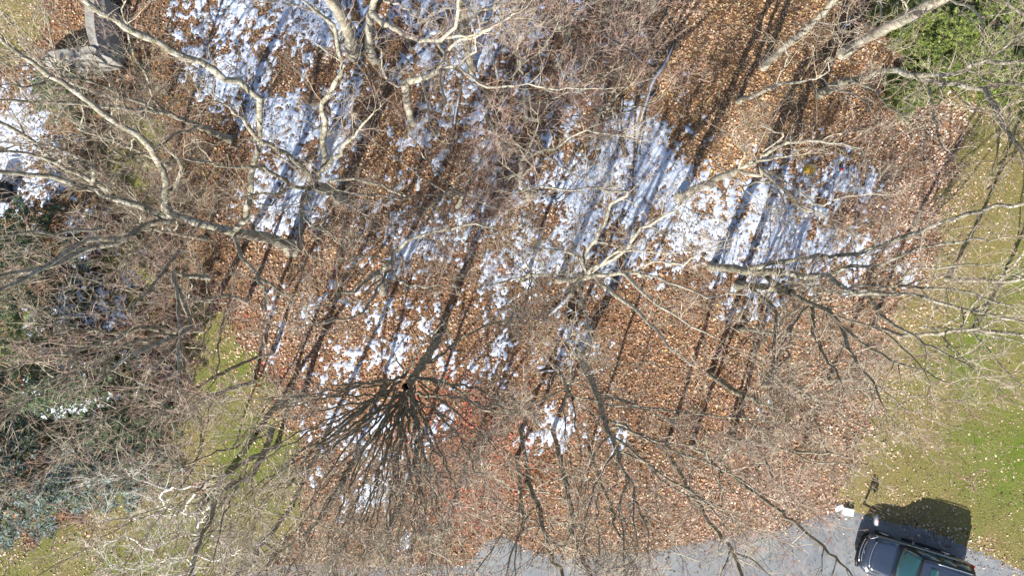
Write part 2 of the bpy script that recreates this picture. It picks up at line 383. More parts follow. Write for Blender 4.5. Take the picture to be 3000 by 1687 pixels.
NG = 260000
x = rng.uniform(-28.5, 28.5, NG); y = rng.uniform(-16.5, 16.5, NG); f = lawn_field(x, y)
k = (f > -.1) & (rng.random(NG) < .25 + .75 * sstep(-.2, .3, vnoise(x, y, .35, 51))); x, y = x[k], y[k]; n = len(x)
V, F = kites(np.stack([x, y, gz(x, y) + .045], 1), rng.uniform(0, 6.28, n), rng.uniform(.05, .12, n), rng.uniform(.018, .035, n), rng.uniform(.3, 1.2, n), np.zeros(n))
o = mesh_obj("grass", V, F, M_grass)
g = lawn_tint(x, y) * rng.uniform(.35, 1.9, (n, 1)); g[rng.random(n) < .14] = (.36, .32, .17); vcol(o, np.repeat(g, 4, axis=0))
tag(o, "short mown grass, green with straw-coloured blades", "grass", kind="stuff")

# ------------------------------------------------------------------ trees
def tubes(P, R, nside, off=0):
    """P (N,m,3) paths, R (N,m) radii -> verts, quads"""
    N, m, _ = P.shape
    T = np.empty_like(P); T[:, 1:-1] = P[:, 2:] - P[:, :-2]; T[:, 0] = P[:, 1] - P[:, 0]; T[:, -1] = P[:, -1] - P[:, -2]
    T /= np.linalg.norm(T, axis=2, keepdims=True) + 1e-9
    ref = np.zeros((N, 1, 3)); ref[:, 0, :] = rng.normal(0, 1, (N, 3))
    A = np.cross(T, ref); A /= np.linalg.norm(A, axis=2, keepdims=True) + 1e-9; B = np.cross(T, A)
    th = np.arange(nside) * 2 * math.pi / nside
    V = P[:, :, None, :] + R[:, :, None, None] * (A[:, :, None, :] * np.cos(th)[None, None, :, None] + B[:, :, None, :] * np.sin(th)[None, None, :, None])
    base = (np.arange(N) * m * nside)[:, None, None] + (np.arange(m - 1) * nside)[None, :, None]
    kk = np.arange(nside)[None, None, :]; k2 = (kk + 1) % nside
    F = np.stack([base + kk, base + k2, base + nside + k2, base + nside + kk], -1).reshape(-1, 4) + off
    return V.reshape(-1, 3), F
def spikes(P, D, L, r, off):
    """finest twigs: three-sided tapering needles"""
    N = len(P); A = np.cross(D, rng.normal(0, 1, (N, 3))); A /= np.linalg.norm(A, axis=1)[:, None] + 1e-9; B = np.cross(D, A)
    th = np.arange(3) * 2 * math.pi / 3
    ring = P[:, None, :] + r * (A[:, None, :] * np.cos(th)[None, :, None] + B[:, None, :] * np.sin(th)[None, :, None])
    V = np.concatenate([ring, (P + D * L[:, None])[:, None, :]], 1).reshape(-1, 3); b = (np.arange(N) * 4)[:, None, None] + off
    F = b + np.array([[0, 1, 3], [1, 2, 3], [2, 0, 3]])[None]
    return V, F.reshape(-1, 3)
def grow(P0, D0, L, m, curl, up):
    N = len(P0); pts = np.empty((N, m, 3)); pts[:, 0] = P0; d = D0.copy(); st = (L / (m - 1))[:, None]
    bend = rng.normal(0, 1, (N, 3)) * curl * .6
    for i in range(1, m):
        d = d + bend / (m - 1) * 2 + rng.normal(0, curl, (N, 3)) * .55; d[:, 2] += up
        d /= np.linalg.norm(d, axis=1)[:, None]; pts[:, i] = pts[:, i - 1] + d * st
    return pts
def spawn(P, n_each, t0, t1, a, b, up):
    """n_each children on every path; returns positions, directions, t, parent index"""
    N, m, _ = P.shape; cnt = rng.poisson(n_each, N) if np.isscalar(n_each) else rng.poisson(n_each)
    pi = np.repeat(np.arange(N), cnt); M = len(pi)
    t = t0 + (t1 - t0) * rng.random(M) ** 0.8; s = t * (m - 1); i = np.minimum(s.astype(int), m - 2); f = (s - i)[:, None]
    p = P[pi, i] * (1 - f) + P[pi, i + 1] * f; d = P[pi, i + 1] - P[pi, i]; d /= np.linalg.norm(d, axis=1)[:, None] + 1e-9
    r = rng.normal(0, 1, (M, 3)); r -= (r * d).sum(1)[:, None] * d; r /= np.linalg.norm(r, axis=1)[:, None] + 1e-9
    q = d * a + r * b; q[:, 2] += up; q /= np.linalg.norm(q, axis=1)[:, None]
    return p, q, t, pi
def resample(pts, m, jit=0.0):
    pts = np.array(pts, float); seg = np.r_[0, np.cumsum(np.linalg.norm(np.diff(pts, axis=0), axis=1))]
    n0 = len(pts); out = []
    for s in np.linspace(0, seg[-1], m):
        i = min(np.searchsorted(seg, s, side='right') - 1, n0 - 2); f = (s - seg[i]) / max(seg[i + 1] - seg[i], 1e-9)
        p0 = pts[max(i - 1, 0)]; p1 = pts[i]; p2 = pts[i + 1]; p3 = pts[min(i + 2, n0 - 1)]
        out.append(.5 * ((2 * p1) + (-p0 + p2) * f + (2 * p0 - 5 * p1 + 4 * p2 - p3) * f * f + (-p0 + 3 * p1 - 3 * p2 + p3) * f ** 3))
    out = np.array(out)
    if jit > 0:
        j = rng.normal(0, jit, out.shape); j[0] = 0; out += j
    return out
TRIS = 0
def make_tree(label, trunk, limbs, bark=None, twig=None, dens=1.0, cat="tree", name="bare_tree", group="bare trees of the wood",
              l1=(1.3, 3.0), ts=.12, up=0.25, spread=0.8, rt=1.0, flare=True, twigtrunk=False, fine=1.0):
    """trunk/limbs: (pts world (k,3), r0, r1)"""
    global TRIS
    bark = bark or M_bark; twig = twig or M_twig
    base = np.array(trunk[0][0], float)
    root = empty(name, tuple(base), label, cat, group)
    srcs = []
    for k, (pts, r0, r1) in enumerate([trunk] + limbs):
        pts = np.array(pts, float); ln = np.linalg.norm(np.diff(pts, axis=0), axis=1).sum()
        m = int(np.clip(ln / 0.45, 5, 40)); Q = resample(pts, m, 0.025 if k == 0 else 0.04)
        t = np.linspace(0, 1, m); R = r0 + (r1 - r0) * t ** .9
        R *= 1 + .09 * rng.normal(0, 1, m)
        if k > 0: R[-1] *= .45; R[-2] *= .75
        if k == 0 and flare: R[0] *= 1.45; R[1] *= 1.1; Q[0, 2] -= .15
        V, F = tubes(Q[None] - base, np.maximum(R, .006)[None], 8 if r0 > .06 else 6)
        o = mesh_obj("trunk" if k == 0 else "limb", V, F, bark, root, smooth=True); TRIS += len(F) * 2
        if k > 0 or twigtrunk: srcs.append((Q, R, ln))
    # branches
    allV = []; allF = []; off = 0
    def put(P, r0, r1, ns):
        nonlocal off
        if not len(P): return
        m = P.shape[1]; R = r0[:, None] + (r1[:, None] - r0[:, None]) * np.linspace(0, 1, m)[None]
        V, F = tubes(P - base, R, ns, off); allV.append(V); allF.append(F); off += len(V)
    G1 = []; g1r = []
    for Q, R, ln in srcs:
        n1 = ln * 1.15 * dens; p, d, t, pi = spawn(Q[None], np.array([n1]), ts, 1, .75, spread, up)
        Lb = rng.uniform(l1[0], l1[1], len(p)) * (1.0 - .45 * t); rb = np.minimum(np.interp(t, np.linspace(0, 1, len(R)), R) * .55, .026)
        if len(p): G1.append(grow(p, d, Lb, 7, .22, .05)); g1r.append(np.maximum(rb, .010))
        # leader tip carries on out of the limb's end
        e = (Q[-1] - Q[-2]) / (np.linalg.norm(Q[-1] - Q[-2]) + 1e-9); dd = e[None] + rng.normal(0, .3, (3, 3))
        G1.append(grow(np.repeat(Q[-1][None], 3, 0), dd / np.linalg.norm(dd, axis=1)[:, None], rng.uniform(.9, 2.2, 3), 7, .2, .03)); g1r.append(np.full(3, max(R[-1] * .8, .009)))
    G1 = np.concatenate(G1); r1_ = np.concatenate(g1r) * rt
    G1[:, :, 2] = np.minimum(np.maximum(G1[:, :, 2], .15), 25.5)
    put(G1, r1_, np.full(len(G1), .0055) * rt, 3)
    l1len = np.linalg.norm(np.diff(G1, axis=1), axis=2).sum(1)
    p, d, t, pi = spawn(G1, l1len * 2.9 * fine, .08, 1, .8, .75, .08)
    L2 = rng.uniform(.35, 1.15, len(p)) * (1.15 - .4 * t); G2 = grow(p, d, L2, 4, .30, .02); put(G2, np.full(len(p), .0085) * rt, np.full(len(p), .0048) * rt, 3)
    # finest twigs in two orders
    p, d, t, pi = spawn(G2, L2 * 5.0, .1, 1, .85, .75, .03); L3 = rng.uniform(.12, .48, len(p)); V3, F3 = spikes(p - base, d, L3, .0066 * rt, off)
    V = np.concatenate(allV + [V3]); FQ = np.concatenate(allF)
    loops = np.concatenate([FQ.ravel(), F3.ravel()]); sizes = np.concatenate([np.full(len(FQ), 4), np.full(len(F3), 3)])
    o = mesh_obj("twigs", V, loops, twig, root, smooth=True, sizes=sizes); o["kind"] = "stuff"; TRIS += len(FQ) * 2 + len(F3)
    return root
def parse(s, h0, h1, w0, w1):
    """'R5 x,y x,y R1 x,y ...' -> world path with heights rising from h0 to h1, widths in enlarged pixels"""
    pts = []; tile = None
    for tok in s.split():
        if ',' in tok:
            a = tok.split(','); pts.append(src(tile, float(a[0]), float(a[1])) + ((float(a[2]),) if len(a) > 2 else (None,)))
        else: tile = tok
    xy = np.array([(p[0], p[1]) for p in pts]); seg = np.r_[0, np.cumsum(np.linalg.norm(np.diff(xy, axis=0), axis=1))]; seg /= seg[-1]
    hs = [p[2] if p[2] is not None else h0 + (h1 - h0) * seg[i] for i, p in enumerate(pts)]
    hs = [h if h < 8 else 8 + (h - 8) * .72 for h in hs]
    r = lambda w, h: w / 2.415 * (H - h) / FP / 2
    return ([W(p[0], p[1], h) for p, h in zip(pts, hs)], r(w0, hs[0]), r(w1, hs[-1]))

TREES = []
def traced(label, trunk, limbs, **kw):
    tr = parse(*trunk); tr[0][0] = (tr[0][0][0], tr[0][0][1], float(gz(np.array([tr[0][0][0]]), np.array([tr[0][0][1]]))[0]))
    return make_tree(label, tr, [parse(*l) for l in limbs], **kw)

traced("large grey tree whose thick limbs sweep out of frame on the left",
       ("R6 250,430 R5 1930,365 1650,310", 0, 7.5, 92, 62),
       [("R5 1650,310 1500,260 1250,205 1170,150 1150,80 1165,0 R1 1180,1400 1160,1230 1080,1080 960,940 830,880 600,700 450,590 300,480 120,390 -60,200", 7.5, 19, 62, 30),
        ("R5 1250,205 1140,190 950,120 650,20 R1 640,1345 400,1260 300,1235 0,1210 -250,1190", 9, 17, 55, 34),
        ("R1 640,1345 670,1220 640,1150 540,1110 400,1040 230,1010", 11, 15, 34, 16),
        ("R1 780,1350 640,1280 500,1210 400,1150 200,980 0,870 -200,780", 10, 18, 40, 22),
        ("R1 400,1150 200,1090 0,1070 -150,1075", 14, 18, 28, 15),
        ("R5 1250,210 1050,260 900,360 700,430 500,490 380,560 200,580 0,620 -200,700", 9, 17, 50, 24),
        ("R5 850,365 680,358 550,400 270,580 100,660 0,710 -200,800", 12, 18, 42, 22),
        ("R5 740,290 600,300 350,320 100,340 -100,365", 13, 18, 24, 14),
        ("R5 1650,310 1730,230 1740,150 1760,0 R1 1790,1200 1830,1000 1820,830 1850,740 1820,690 1700,600 1550,540 1480,480 1300,400 1100,290 900,200 780,140 600,0 400,-160", 7.5, 20, 48, 50),
        ("R5 1660,350 1700,470 1740,520 1820,620 1870,750 1885,950", 7.5, 13, 34, 14),
        ("R5 1820,620 1930,690 R6 120,680 200,750 300,830", 10, 15, 26, 10),
        ("R5 1480,640 1300,620 1235,590 1240,680 1290,800 1350,950 1300,1030 1180,1080 950,1180 760,1310", 8, 16, 34, 24),
        ("R5 1240,680 1260,750 1270,950 1265,1200 1240,1420", 10, 17, 26, 18),
        ("R5 1260,450 1150,600 950,820 860,860 690,905", 9, 16, 26, 12),
        ("R1 1180,1400 1270,1220 1270,1140 1190,1080 1150,1020", 10, 14, 40, 16),
        ("R5 1930,690 R6 40,800 70,950", 11, 13, 14, 8)], dens=.85)
traced("grey tree left of the snow with a long limb crossing the upper left",
       ("R1 1620,985 1400,890 1300,850", 0, 6, 48, 40),
       [("R1 1300,850 1150,800 900,770 600,740 450,740 0,700 -200,690", 6, 16, 38, 16),
        ("R1 1150,800 960,720 700,600 450,560 100,620 -100,560", 8, 17, 22, 10),
        ("R1 1300,850 1130,760 1080,640 1000,480 930,330 880,120 870,-50", 6, 16, 24, 10),
        ("R1 1400,890 1250,960 1000,1090 800,1060 640,900", 5, 14, 20, 9)], dens=1.1)
traced("thick pale trunk leaning out of frame at the top beside its slimmer twin",
       ("R2 690,385 640,200 590,90 520,-20 450,-150", 0, 9, 92, 72),
       [("R2 480,-110 420,40 500,140 600,270 640,290", 9, 13, 20, 10), ("R2 450,-150 350,-80 200,-30 60,20", 9, 15, 40, 15)], bark=M_pale, dens=.8)
traced("slimmer pale trunk at the top with a dark limb arching right over snow",
       ("R2 835,430 800,300 795,200 830,60 860,-80", 0, 7.5, 60, 48),
       [("R2 820,110 950,180 1050,240 1150,290 1280,290 1380,220 1430,130 1450,0 1480,-120", 5.5, 15, 40, 26),
        ("R2 1280,290 1330,370 1345,420 1300,470", 9, 11, 30, 16), ("R2 1330,250 1500,260 1600,230 1750,150", 10, 16, 24, 10),
        ("R2 850,-40 980,20 1100,90 1180,180", 8, 14, 20, 8)], bark=M_pale, dens=.9)
traced("broken-looking pale trunk bent sharply right in the upper middle",
       ("R2 1115,875 1080,780 1065,680 1060,600 1090,575", 0, 6.5, 50, 60),
       [("R2 1090,575 1170,560 1280,500 1390,480 1430,470", 6.5, 9, 52, 30),
        ("R2 1290,490 1335,430 1340,370 1430,310 1550,260 1700,170 1850,90", 8, 17, 30, 14),
        ("R2 1170,560 1210,700 1220,860 1250,950 1320,1010", 7, 11, 22, 9),
        ("R2 1300,480 1300,580 1320,690 1335,790", 8, 11, 26, 10),
        ("R2 1430,470 1600,600 1750,610 1930,600 R3 200,620 400,630 640,630", 9, 16, 22, 8),
        ("R2 1060,600 980,600 910,540 890,420 880,330", 6, 12, 22, 9),
        ("R2 1430,470 1520,380 1560,280 1500,150", 9, 15, 22, 10)], bark=M_pale, dens=1.0)
traced("grey trunk standing at the top just right of the arching dark limb",
       ("R2 1535,495 1490,330 1475,180 1450,0 1430,-150", 0, 10, 58, 44),
       [("R2 1475,180 1600,80 1780,20 1930,-60", 6, 14, 24, 10), ("R2 1490,330 1570,190 1750,110 1900,130", 5, 14, 22, 9), ("R2 1450,0 1300,-60 1100,-80", 8, 14, 24, 10)], dens=1.2)
traced("many-forked grey tree in the upper left middle spreading over the snow",
       ("R2 590,1400 520,1340 420,1320", 0, 6, 88, 60),
       [("R2 410,1310 480,1190 620,1080 610,1040 700,960 800,840 840,760", 6, 15, 46, 12),
        ("R2 480,1190 480,1050 480,880 460,720 530,650 600,500 580,380 545,200 480,120 300,-20", 7, 19, 46, 20),
        ("R2 400,1310 340,1200 230,1100 100,1030 0,970 R1 1790,940 1700,820 1560,720", 6, 16, 48, 18),
        ("R2 390,1330 250,1310 100,1200 0,1180 R1 1700,1180 1500,1170 1300,1130", 6, 16, 36, 16),
        ("R2 380,1330 345,1440 R6 335,50 320,220 310,430", 6, 11, 40, 14),
        ("R2 430,1340 550,1400 650,1440 R6 690,130 700,230", 6, 13, 34, 10),
        ("R2 520,1290 700,1260 900,1310 980,1370 1100,1400 R6 420,20", 5, 14, 26, 10),
        ("R2 200,1290 100,1440 R6 -60,60", 7, 10, 20, 10),
        ("R2 260,1310 130,1380 0,1370 R1 1700,1390", 7, 13, 26, 10),
        ("R6 330,200 400,270 560,350 660,480", 7, 14, 22, 8)], dens=1.05)
traced("crooked grey tree left of the picture's centre with mossy forks",
       ("R6 900,740 880,650 880,600", 0, 9, 50, 42),
       [("R6 880,600 960,520 1010,420 1170,340 1330,290 1420,280 1600,270 1750,330", 9, 17, 36, 10),
        ("R6 870,600 770,660 690,720 600,740 570,820 450,840", 9, 16, 36, 12),
        ("R6 940,590 1050,680 1150,700 1300,690", 9, 15, 26, 10),
        ("R6 960,520 800,490 650,500 560,560", 10, 15, 18, 8),
        ("R6 880,650 750,760 760,830", 8, 11, 16, 7), ("R6 920,600 850,750 700,900 500,950 200,1000", 9, 17, 22, 8)], dens=1.15)
traced("pale many-limbed tree near the centre leaning right over the snow edge",
       ("R7 330,655 420,650 520,635", 0, 8, 44, 40),
       [("R7 520,635 700,610 800,612 900,600", 8, 13, 38, 24),
        ("R7 540,600 620,540 750,480 850,390 880,320 1000,240 1150,160 1250,100", 8.5, 18, 34, 12),
        ("R7 530,610 520,470 600,330 640,280 700,100 820,30 B2 1960,-1300", 8, 18, 30, 12),
        ("R7 480,660 490,790 540,950 560,1080 540,1200", 7, 13, 32, 14),
        ("R7 800,612 900,720 1040,830 1250,960 1500,1100", 12, 19, 28, 9),
        ("R7 600,640 700,740 860,850 1060,1050 1150,1150 1300,1290", 9, 18, 36, 11),
        ("R7 880,600 1000,520 1180,545 1300,470", 12, 18, 24, 8),
        ("R7 900,610 1180,690 1350,760 1520,760 1700,730", 12, 19, 22, 8),
        ("R7 540,600 460,480 300,430 140,420", 8, 15, 22, 9), ("R7 500,640 400,720 210,830", 8, 13, 22, 8),
        ("R7 560,600 700,480 860,440 1100,460 1350,440", 10, 18, 18, 7)], bark=M_pale, dens=1.25, twig=M_twig)
traced("right-hand tree whose trunk leans over the snow and forks into long limbs",
       ("R7 1410,560 1600,580 1800,595 R8 200,600", 0, 8, 62, 56),
       [("R8 0,565 200,530 500,482 800,450 1000,380 1300,265 1600,150 1930,112 2100,100", 6, 17, 34, 26),
        ("R8 200,600 400,625 560,620 680,720 800,750 1000,740 1200,760 1450,840 1930,950 2100,1000", 8, 19, 42, 16),
        ("R8 800,750 900,870 1040,970 1200,1100 1400,1180 1600,1300", 11, 19, 34, 12),
        ("R8 560,620 720,560 900,550 1100,470 1300,400 1600,370 1900,340", 9, 18, 28, 10),
        ("R8 1000,740 1100,600 1250,570 1500,540 1800,540", 12, 19, 20, 9),
        ("R8 680,720 850,690 1100,700 1350,720 1650,780 1950,850", 10, 19, 24, 9)], dens=1.25, twig=M_twig)
traced("dark double trunk just below the leaning tree at the right edge of the snow",
       ("R7 1600,690 1900,715 R8 200,725 290,740", 0, 8, 58, 46),
       [("R8 290,740 380,800 520,850 560,900", 8, 12, 34, 34),
        ("R8 540,860 640,1000 700,1150 830,1330 B4 920,250", 11, 19, 38, 12),
        ("R8 620,960 900,1180 1200,1290 1450,1400", 11, 19, 28, 10),
        ("R8 430,840 450,1000 480,1120 600,1290 650,1420", 9, 17, 30, 12),
        ("R8 100,620 250,720 430,830", 6, 9, 34, 30),
        ("R7 1640,670 1800,800 R8 180,880 160,1100 155,1400", 4, 13, 28, 14),
        ("R8 560,900 760,950 950,1020 1100,1150 1250,1340", 11, 19, 20, 9),
        ("R8 420,830 300,950 250,1200 100,1330 B4 40,250", 9, 17, 18, 8)], bark=M_bark2, dens=1.25)
# fan of steep limbs in the lower left middle
fan = [(100, 900), (-60, 620), (250, 1160), (330, 1250), (480, 1280), (620, 1230), (700, 1120), (790, 1250), (850, 1150), (930, 1320), (1010, 1300), (1100, 1200), (1180, 1080), (1250, 1250),
       (1330, 1000), (1430, 860), (1560, 720), (1800, 640), (1900, 290), (-20, 420), (60, 240), (-100, 900), (300, 760), (1400, 1300)]
fan = fan + [(a + 60 * math.sin(a), b + 60 * math.cos(b * 3)) for a, b in fan]
fl = []
for i, (ex, ey) in enumerate(fan):
    sx = 1070 + 60 * math.sin(i * 2.4) + (ex - 1060) * .10; sy = 90 + 70 * math.cos(i * 1.7) + ey * .06; bow = 60 * math.sin(i * 1.3)
    mx, my = sx + (ex - sx) * .33, sy + (ey - sy) * .30 + bow * .3; m2x, m2y = sx + (ex - sx) * .68 + bow * .4, sy + (ey - sy) * .64
    fl.append((f"B2 {sx:.0f},{sy:.0f} {mx:.0f},{my:.0f} {m2x:.0f},{m2y:.0f} {ex},{ey}", 6 + (i % 3), 21, 15 if i % 3 else 24, 7))
traced("dark tree in the lower left middle with a dense fan of steep limbs",
       ("R6 1280,1080 1200,1210 B2 1120,40 1060,110", 0, 7, 60, 55), fl +
       [("R6 1040,1340 1130,1200 1170,1100 1330,960", 7, 13, 24, 10), ("R6 1180,1250 1300,1180 1450,1060 1700,960 1900,900", 6, 14, 24, 9),
        ("R6 1040,1340 900,1370 700,1390 500,1400", 7, 15, 26, 8), ("R6 1040,1330 1010,1210 960,1150", 7, 10, 14, 8),
        ("B2 1100,40 1350,90 1500,200 1650,280 1900,300", 7, 16, 28, 10)], bark=M_bark2, dens=.62, up=.15, spread=.5, ts=.3)
traced("dark straight tree in the lower right middle with pale limbs swept to the right",
       ("B3 470,-120 560,60 620,230 660,360", 0, 10, 62, 40),
       [("B3 660,360 700,470 735,560 775,650 840,770 870,880 940,1080 1000,1260", 10, 20, 34, 9),
        ("B3 690,350 800,380 900,440 1080,510 1250,520 1500,600", 9, 18, 22, 8),
        ("B3 620,180 720,190 860,240 1100,270 1500,320 1900,360", 8, 19, 18, 8),
        ("B3 690,400 780,400 950,480 1130,560 1380,640 1700,820 1930,930", 10, 20, 22, 9),
        ("B3 720,470 900,600 1080,750 1250,830 1450,1000 1560,1120", 11, 20, 22, 10),
        ("B3 735,560 860,600 1000,720 1180,850 1420,960 1700,1110", 11, 20, 18, 7),
        ("B3 735,560 640,700 560,900 520,1100 500,1300", 11, 19, 20, 8),
        ("B3 690,460 600,560 530,760 510,900", 10, 16, 18, 7),
        ("B3 840,770 760,960 800,1200 790,1430", 14, 20, 18, 8),
        ("B3 870,880 860,1100 900,1300", 15, 20, 14, 7), ("B3 735,560 740,800 600,900 620,1200 650,1430", 11, 20, 14, 7)], bark=M_bark, dens=1.0, up=.15, spread=.6)
for lab, tr, lm in [
    ("first dark stem from the left crossing the road edge at the bottom middle", ("B3 60,420 100,640 115,790", 0, 9, 30, 36), [("B3 115,790 180,940 230,1130 270,1260 345,1440 380,1560", 9, 19, 36, 26), ("B3 180,940 100,1040 60,1200", 11, 17, 16, 8), ("B3 240,1170 330,1240 440,1215 490,1190", 14, 18, 14, 7)]),
    ("second dark stem from the left crossing the road edge at the bottom middle", ("B3 290,420 350,640 370,760", 0, 9, 30, 38), [("B3 370,760 410,1000 450,1180 545,1449 580,1560", 9, 19, 38, 34), ("B3 420,1020 520,1150 560,1300 720,1440", 12, 19, 16, 8)]),
    ("thin dark stem between two thicker ones at the bottom middle", ("B3 540,560 600,700", 0, 6, 20, 24), [("B3 600,700 650,850 700,960 740,1130 850,1330 910,1449", 6, 18, 24, 14), ("B3 740,1130 790,1250 800,1420", 12, 17, 12, 7)]),
    ("dark leaning stem over the road left of the parked car", ("B3 1080,560 1170,690 1250,830", 0, 8, 30, 30), [("B3 1250,830 1400,1050 1550,1260 1630,1449 1660,1540", 8, 18, 30, 24), ("B3 1550,1260 1700,1330 1830,1449", 15, 19, 18, 10), ("B3 1300,880 1480,960 1600,1110", 9, 16, 16, 7), ("B3 1540,1270 1480,1449", 15, 18, 14, 9)]),
    ("dark slanting stem ending over the road beside the parked car", ("B3 1480,640 1590,760 1700,850", 0, 8, 24, 26), [("B3 1700,850 1930,1010 B4 220,980 450,1200 600,1320 710,1449", 8, 19, 26, 20)  ]),
    ("short dark trunk slanting through the litter right of the lower centre", ("B3 1400,20 1480,70 1550,120 1650,180", 0, 7, 46, 38), [("B3 1650,180 1740,200 1830,265 1950,330", 7, 14, 34, 12), ("B3 1640,190 1650,330 1760,420", 7, 13, 22, 8), ("B3 1700,200 1800,190 1850,60 1870,-80", 7, 14, 18, 8)]),
    ("low dark trunk above the brown litter left of the mailbox", ("B3 1560,470 1640,500 1720,515", 0, 5, 34, 30), [("B3 1720,515 1850,525 B4 250,560 500,575 680,590", 5, 12, 28, 10), ("B3 1720,515 1800,640 1850,800", 5, 13, 14, 7), ("B4 250,560 500,650 750,650", 9, 15, 16, 7)]),
    ]:
    traced(lab, tr, lm, bark=M_bark2, dens=.5 if 'parked' in lab else 1.25, up=.2, spread=.65)
traced("thick pale trunk rising to the upper right beside green evergreens", ("R4 650,385 850,255 1100,130 1370,-20 1600,-150", 0, 12, 66, 96),
       [("R4 1370,-20 1560,60 1640,200 1650,280", 10, 15, 24, 10), ("R4 1100,130 1090,40 1020,-60", 7, 12, 20, 9), ("R4 1240,60 1150,160 1020,300 1010,380", 9, 14, 14, 6)], bark=M_pale, dens=1.0)
traced("pale straight trunk leaning to the right over the orange clearing", ("R4 85,480 220,350 350,250 450,150 570,30 680,-80", 0, 11, 50, 46),
       [("R4 570,30 720,60 690,150 600,260", 9, 13, 14, 7), ("R4 450,150 600,170 800,120", 8, 13, 14, 6), ("R4 680,-80 900,-30 880,160 800,240", 11, 16, 16, 7)], bark=M_pale, dens=.9)
traced("slender pale trunk bending right above the leaf-covered clearing", ("R3 1600,720 1750,665 1900,590 R4 200,595", 0, 7, 36, 26),
       [("R4 200,595 350,570 480,545 540,515 560,450 600,400", 7, 13, 24, 8), ("R4 180,600 230,480 260,380 190,280", 7, 13, 14, 6), ("R4 480,545 560,600 700,620", 9, 13, 12, 6)], bark=M_pale, dens=.75)
traced("dark-topped tree with long limbs reaching right over the pinkish leaves",
       ("R4 480,672 600,610 720,570 850,540", 0, 8, 60, 52),
       [("R4 850,540 950,505 1040,500 1150,550 1220,530 1400,540 1500,500 1580,465 1930,450 2100,450", 8, 16, 48, 22),
        ("R4 1180,555 1450,600 1620,635 1700,660 1740,760 1800,870 1850,980 1930,1040 2050,1100", 10, 17, 38, 32),
        ("R4 1570,460 1720,380 1850,310 1990,230", 13, 18, 24, 12), ("R4 1630,635 1760,600 1930,600 2100,610", 12, 17, 28, 18),
        ("R4 1210,560 1275,640 1290,760 1300,880 1330,1000 1410,1115", 10, 15, 26, 9),
        ("R4 1365,545 1350,650 1330,770", 11, 14, 18, 8), ("R4 1210,590 1120,700 1080,760", 10, 13, 12, 6),
        ("R4 700,590 850,620 940,720 980,780 1080,820 1150,900", 6, 12, 24, 8), ("R4 600,650 740,660 830,750 890,880", 5, 11, 18, 6),
        ("R4 1650,650 1730,800 1760,950 1745,1150", 12, 16, 18, 8), ("R4 1400,600 1480,710 1600,780 1730,790", 11, 16, 14, 6),
        ("R4 1540,500 1740,600 1930,590", 13, 17, 16, 8)], dens=.95, bark=M_bark)
traced("leaning pale trunk on the right snow patch with a wide twiggy crown",
       ("R3 1180,1400 1290,1345 1400,1290 1600,1200", 0, 7, 62, 46),
       [("R3 1600,1200 1720,1150 1800,1100 R4 150,1055 270,1010 400,1000 560,1000 750,1040 820,1110", 7, 15, 34, 10),
        ("R3 1600,1200 1760,1250 R4 60,1180 150,1270 240,1340 330,1430 R8 380,140 540,210", 7, 14, 32, 14),
        ("R4 180,1310 220,1400 R8 250,140", 9, 12, 18, 8), ("R4 -20,1170 200,1110 400,1080", 8, 14, 20, 8),
        ("R3 1600,1200 1640,1080 1560,960 1600,880", 7, 13, 18, 7), ("R3 1700,1160 1840,1030 1930,960 R4 40,880", 8, 14, 16, 7),
        ("R4 150,1270 -60,1330 R3 1700,1449", 9, 12, 18, 7), ("R4 100,1200 500,1449 R8 560,90 950,40", 9, 15, 18, 7)], bark=M_pale, dens=1.2)
traced("upright grey trunk cut off by the top edge left of the dark fallen pole", ("R3 320,200 340,100 350,0 355,-80", 0, 5, 46, 40),
       [("R3 355,-80 200,-20 60,40", 5, 11, 16, 8), ("R3 345,60 500,140 640,150 760,90", 3, 9, 14, 6)], bark=M_pale, dens=1.0)
traced("thin grey stem left of the fallen logs in the upper middle", ("R3 100,850 92,700 85,600", 0, 6, 28, 24),
       [("R3 85,600 60,480 40,250 -20,100", 6, 14, 18, 8), ("R3 92,700 300,620 520,600 700,520 850,440", 5, 11, 14, 6), ("R3 95,750 280,740 450,800 580,820", 5, 10, 12, 5)], dens=1.5, twig=M_twigr)
traced("pale twisted trunk left of the main snow patch", ("R3 125,1410 85,1320 60,1250 60,1180 70,1130", 0, 9, 42, 30),
       [("R3 70,1130 200,1080 330,1040 430,960 600,940 800,960", 9, 16, 22, 8), ("R3 60,1250 140,1180 150,1100 50,1040 -60,1000", 7, 13, 20, 8),
        ("R3 200,1080 350,1180 500,1260 620,1300", 10, 15, 14, 6), ("R3 70,1130 160,960 180,850", 9, 14, 16, 7)], bark=M_pale, dens=1.5)
traced("short pale trunk at the top beside the dark fallen pole", ("R3 975,95 1000,30 1030,-60", 0, 5, 34, 30), [("R3 1030,-60 900,-20 800,60", 5, 10, 14, 6)], bark=M_pale, dens=.8)
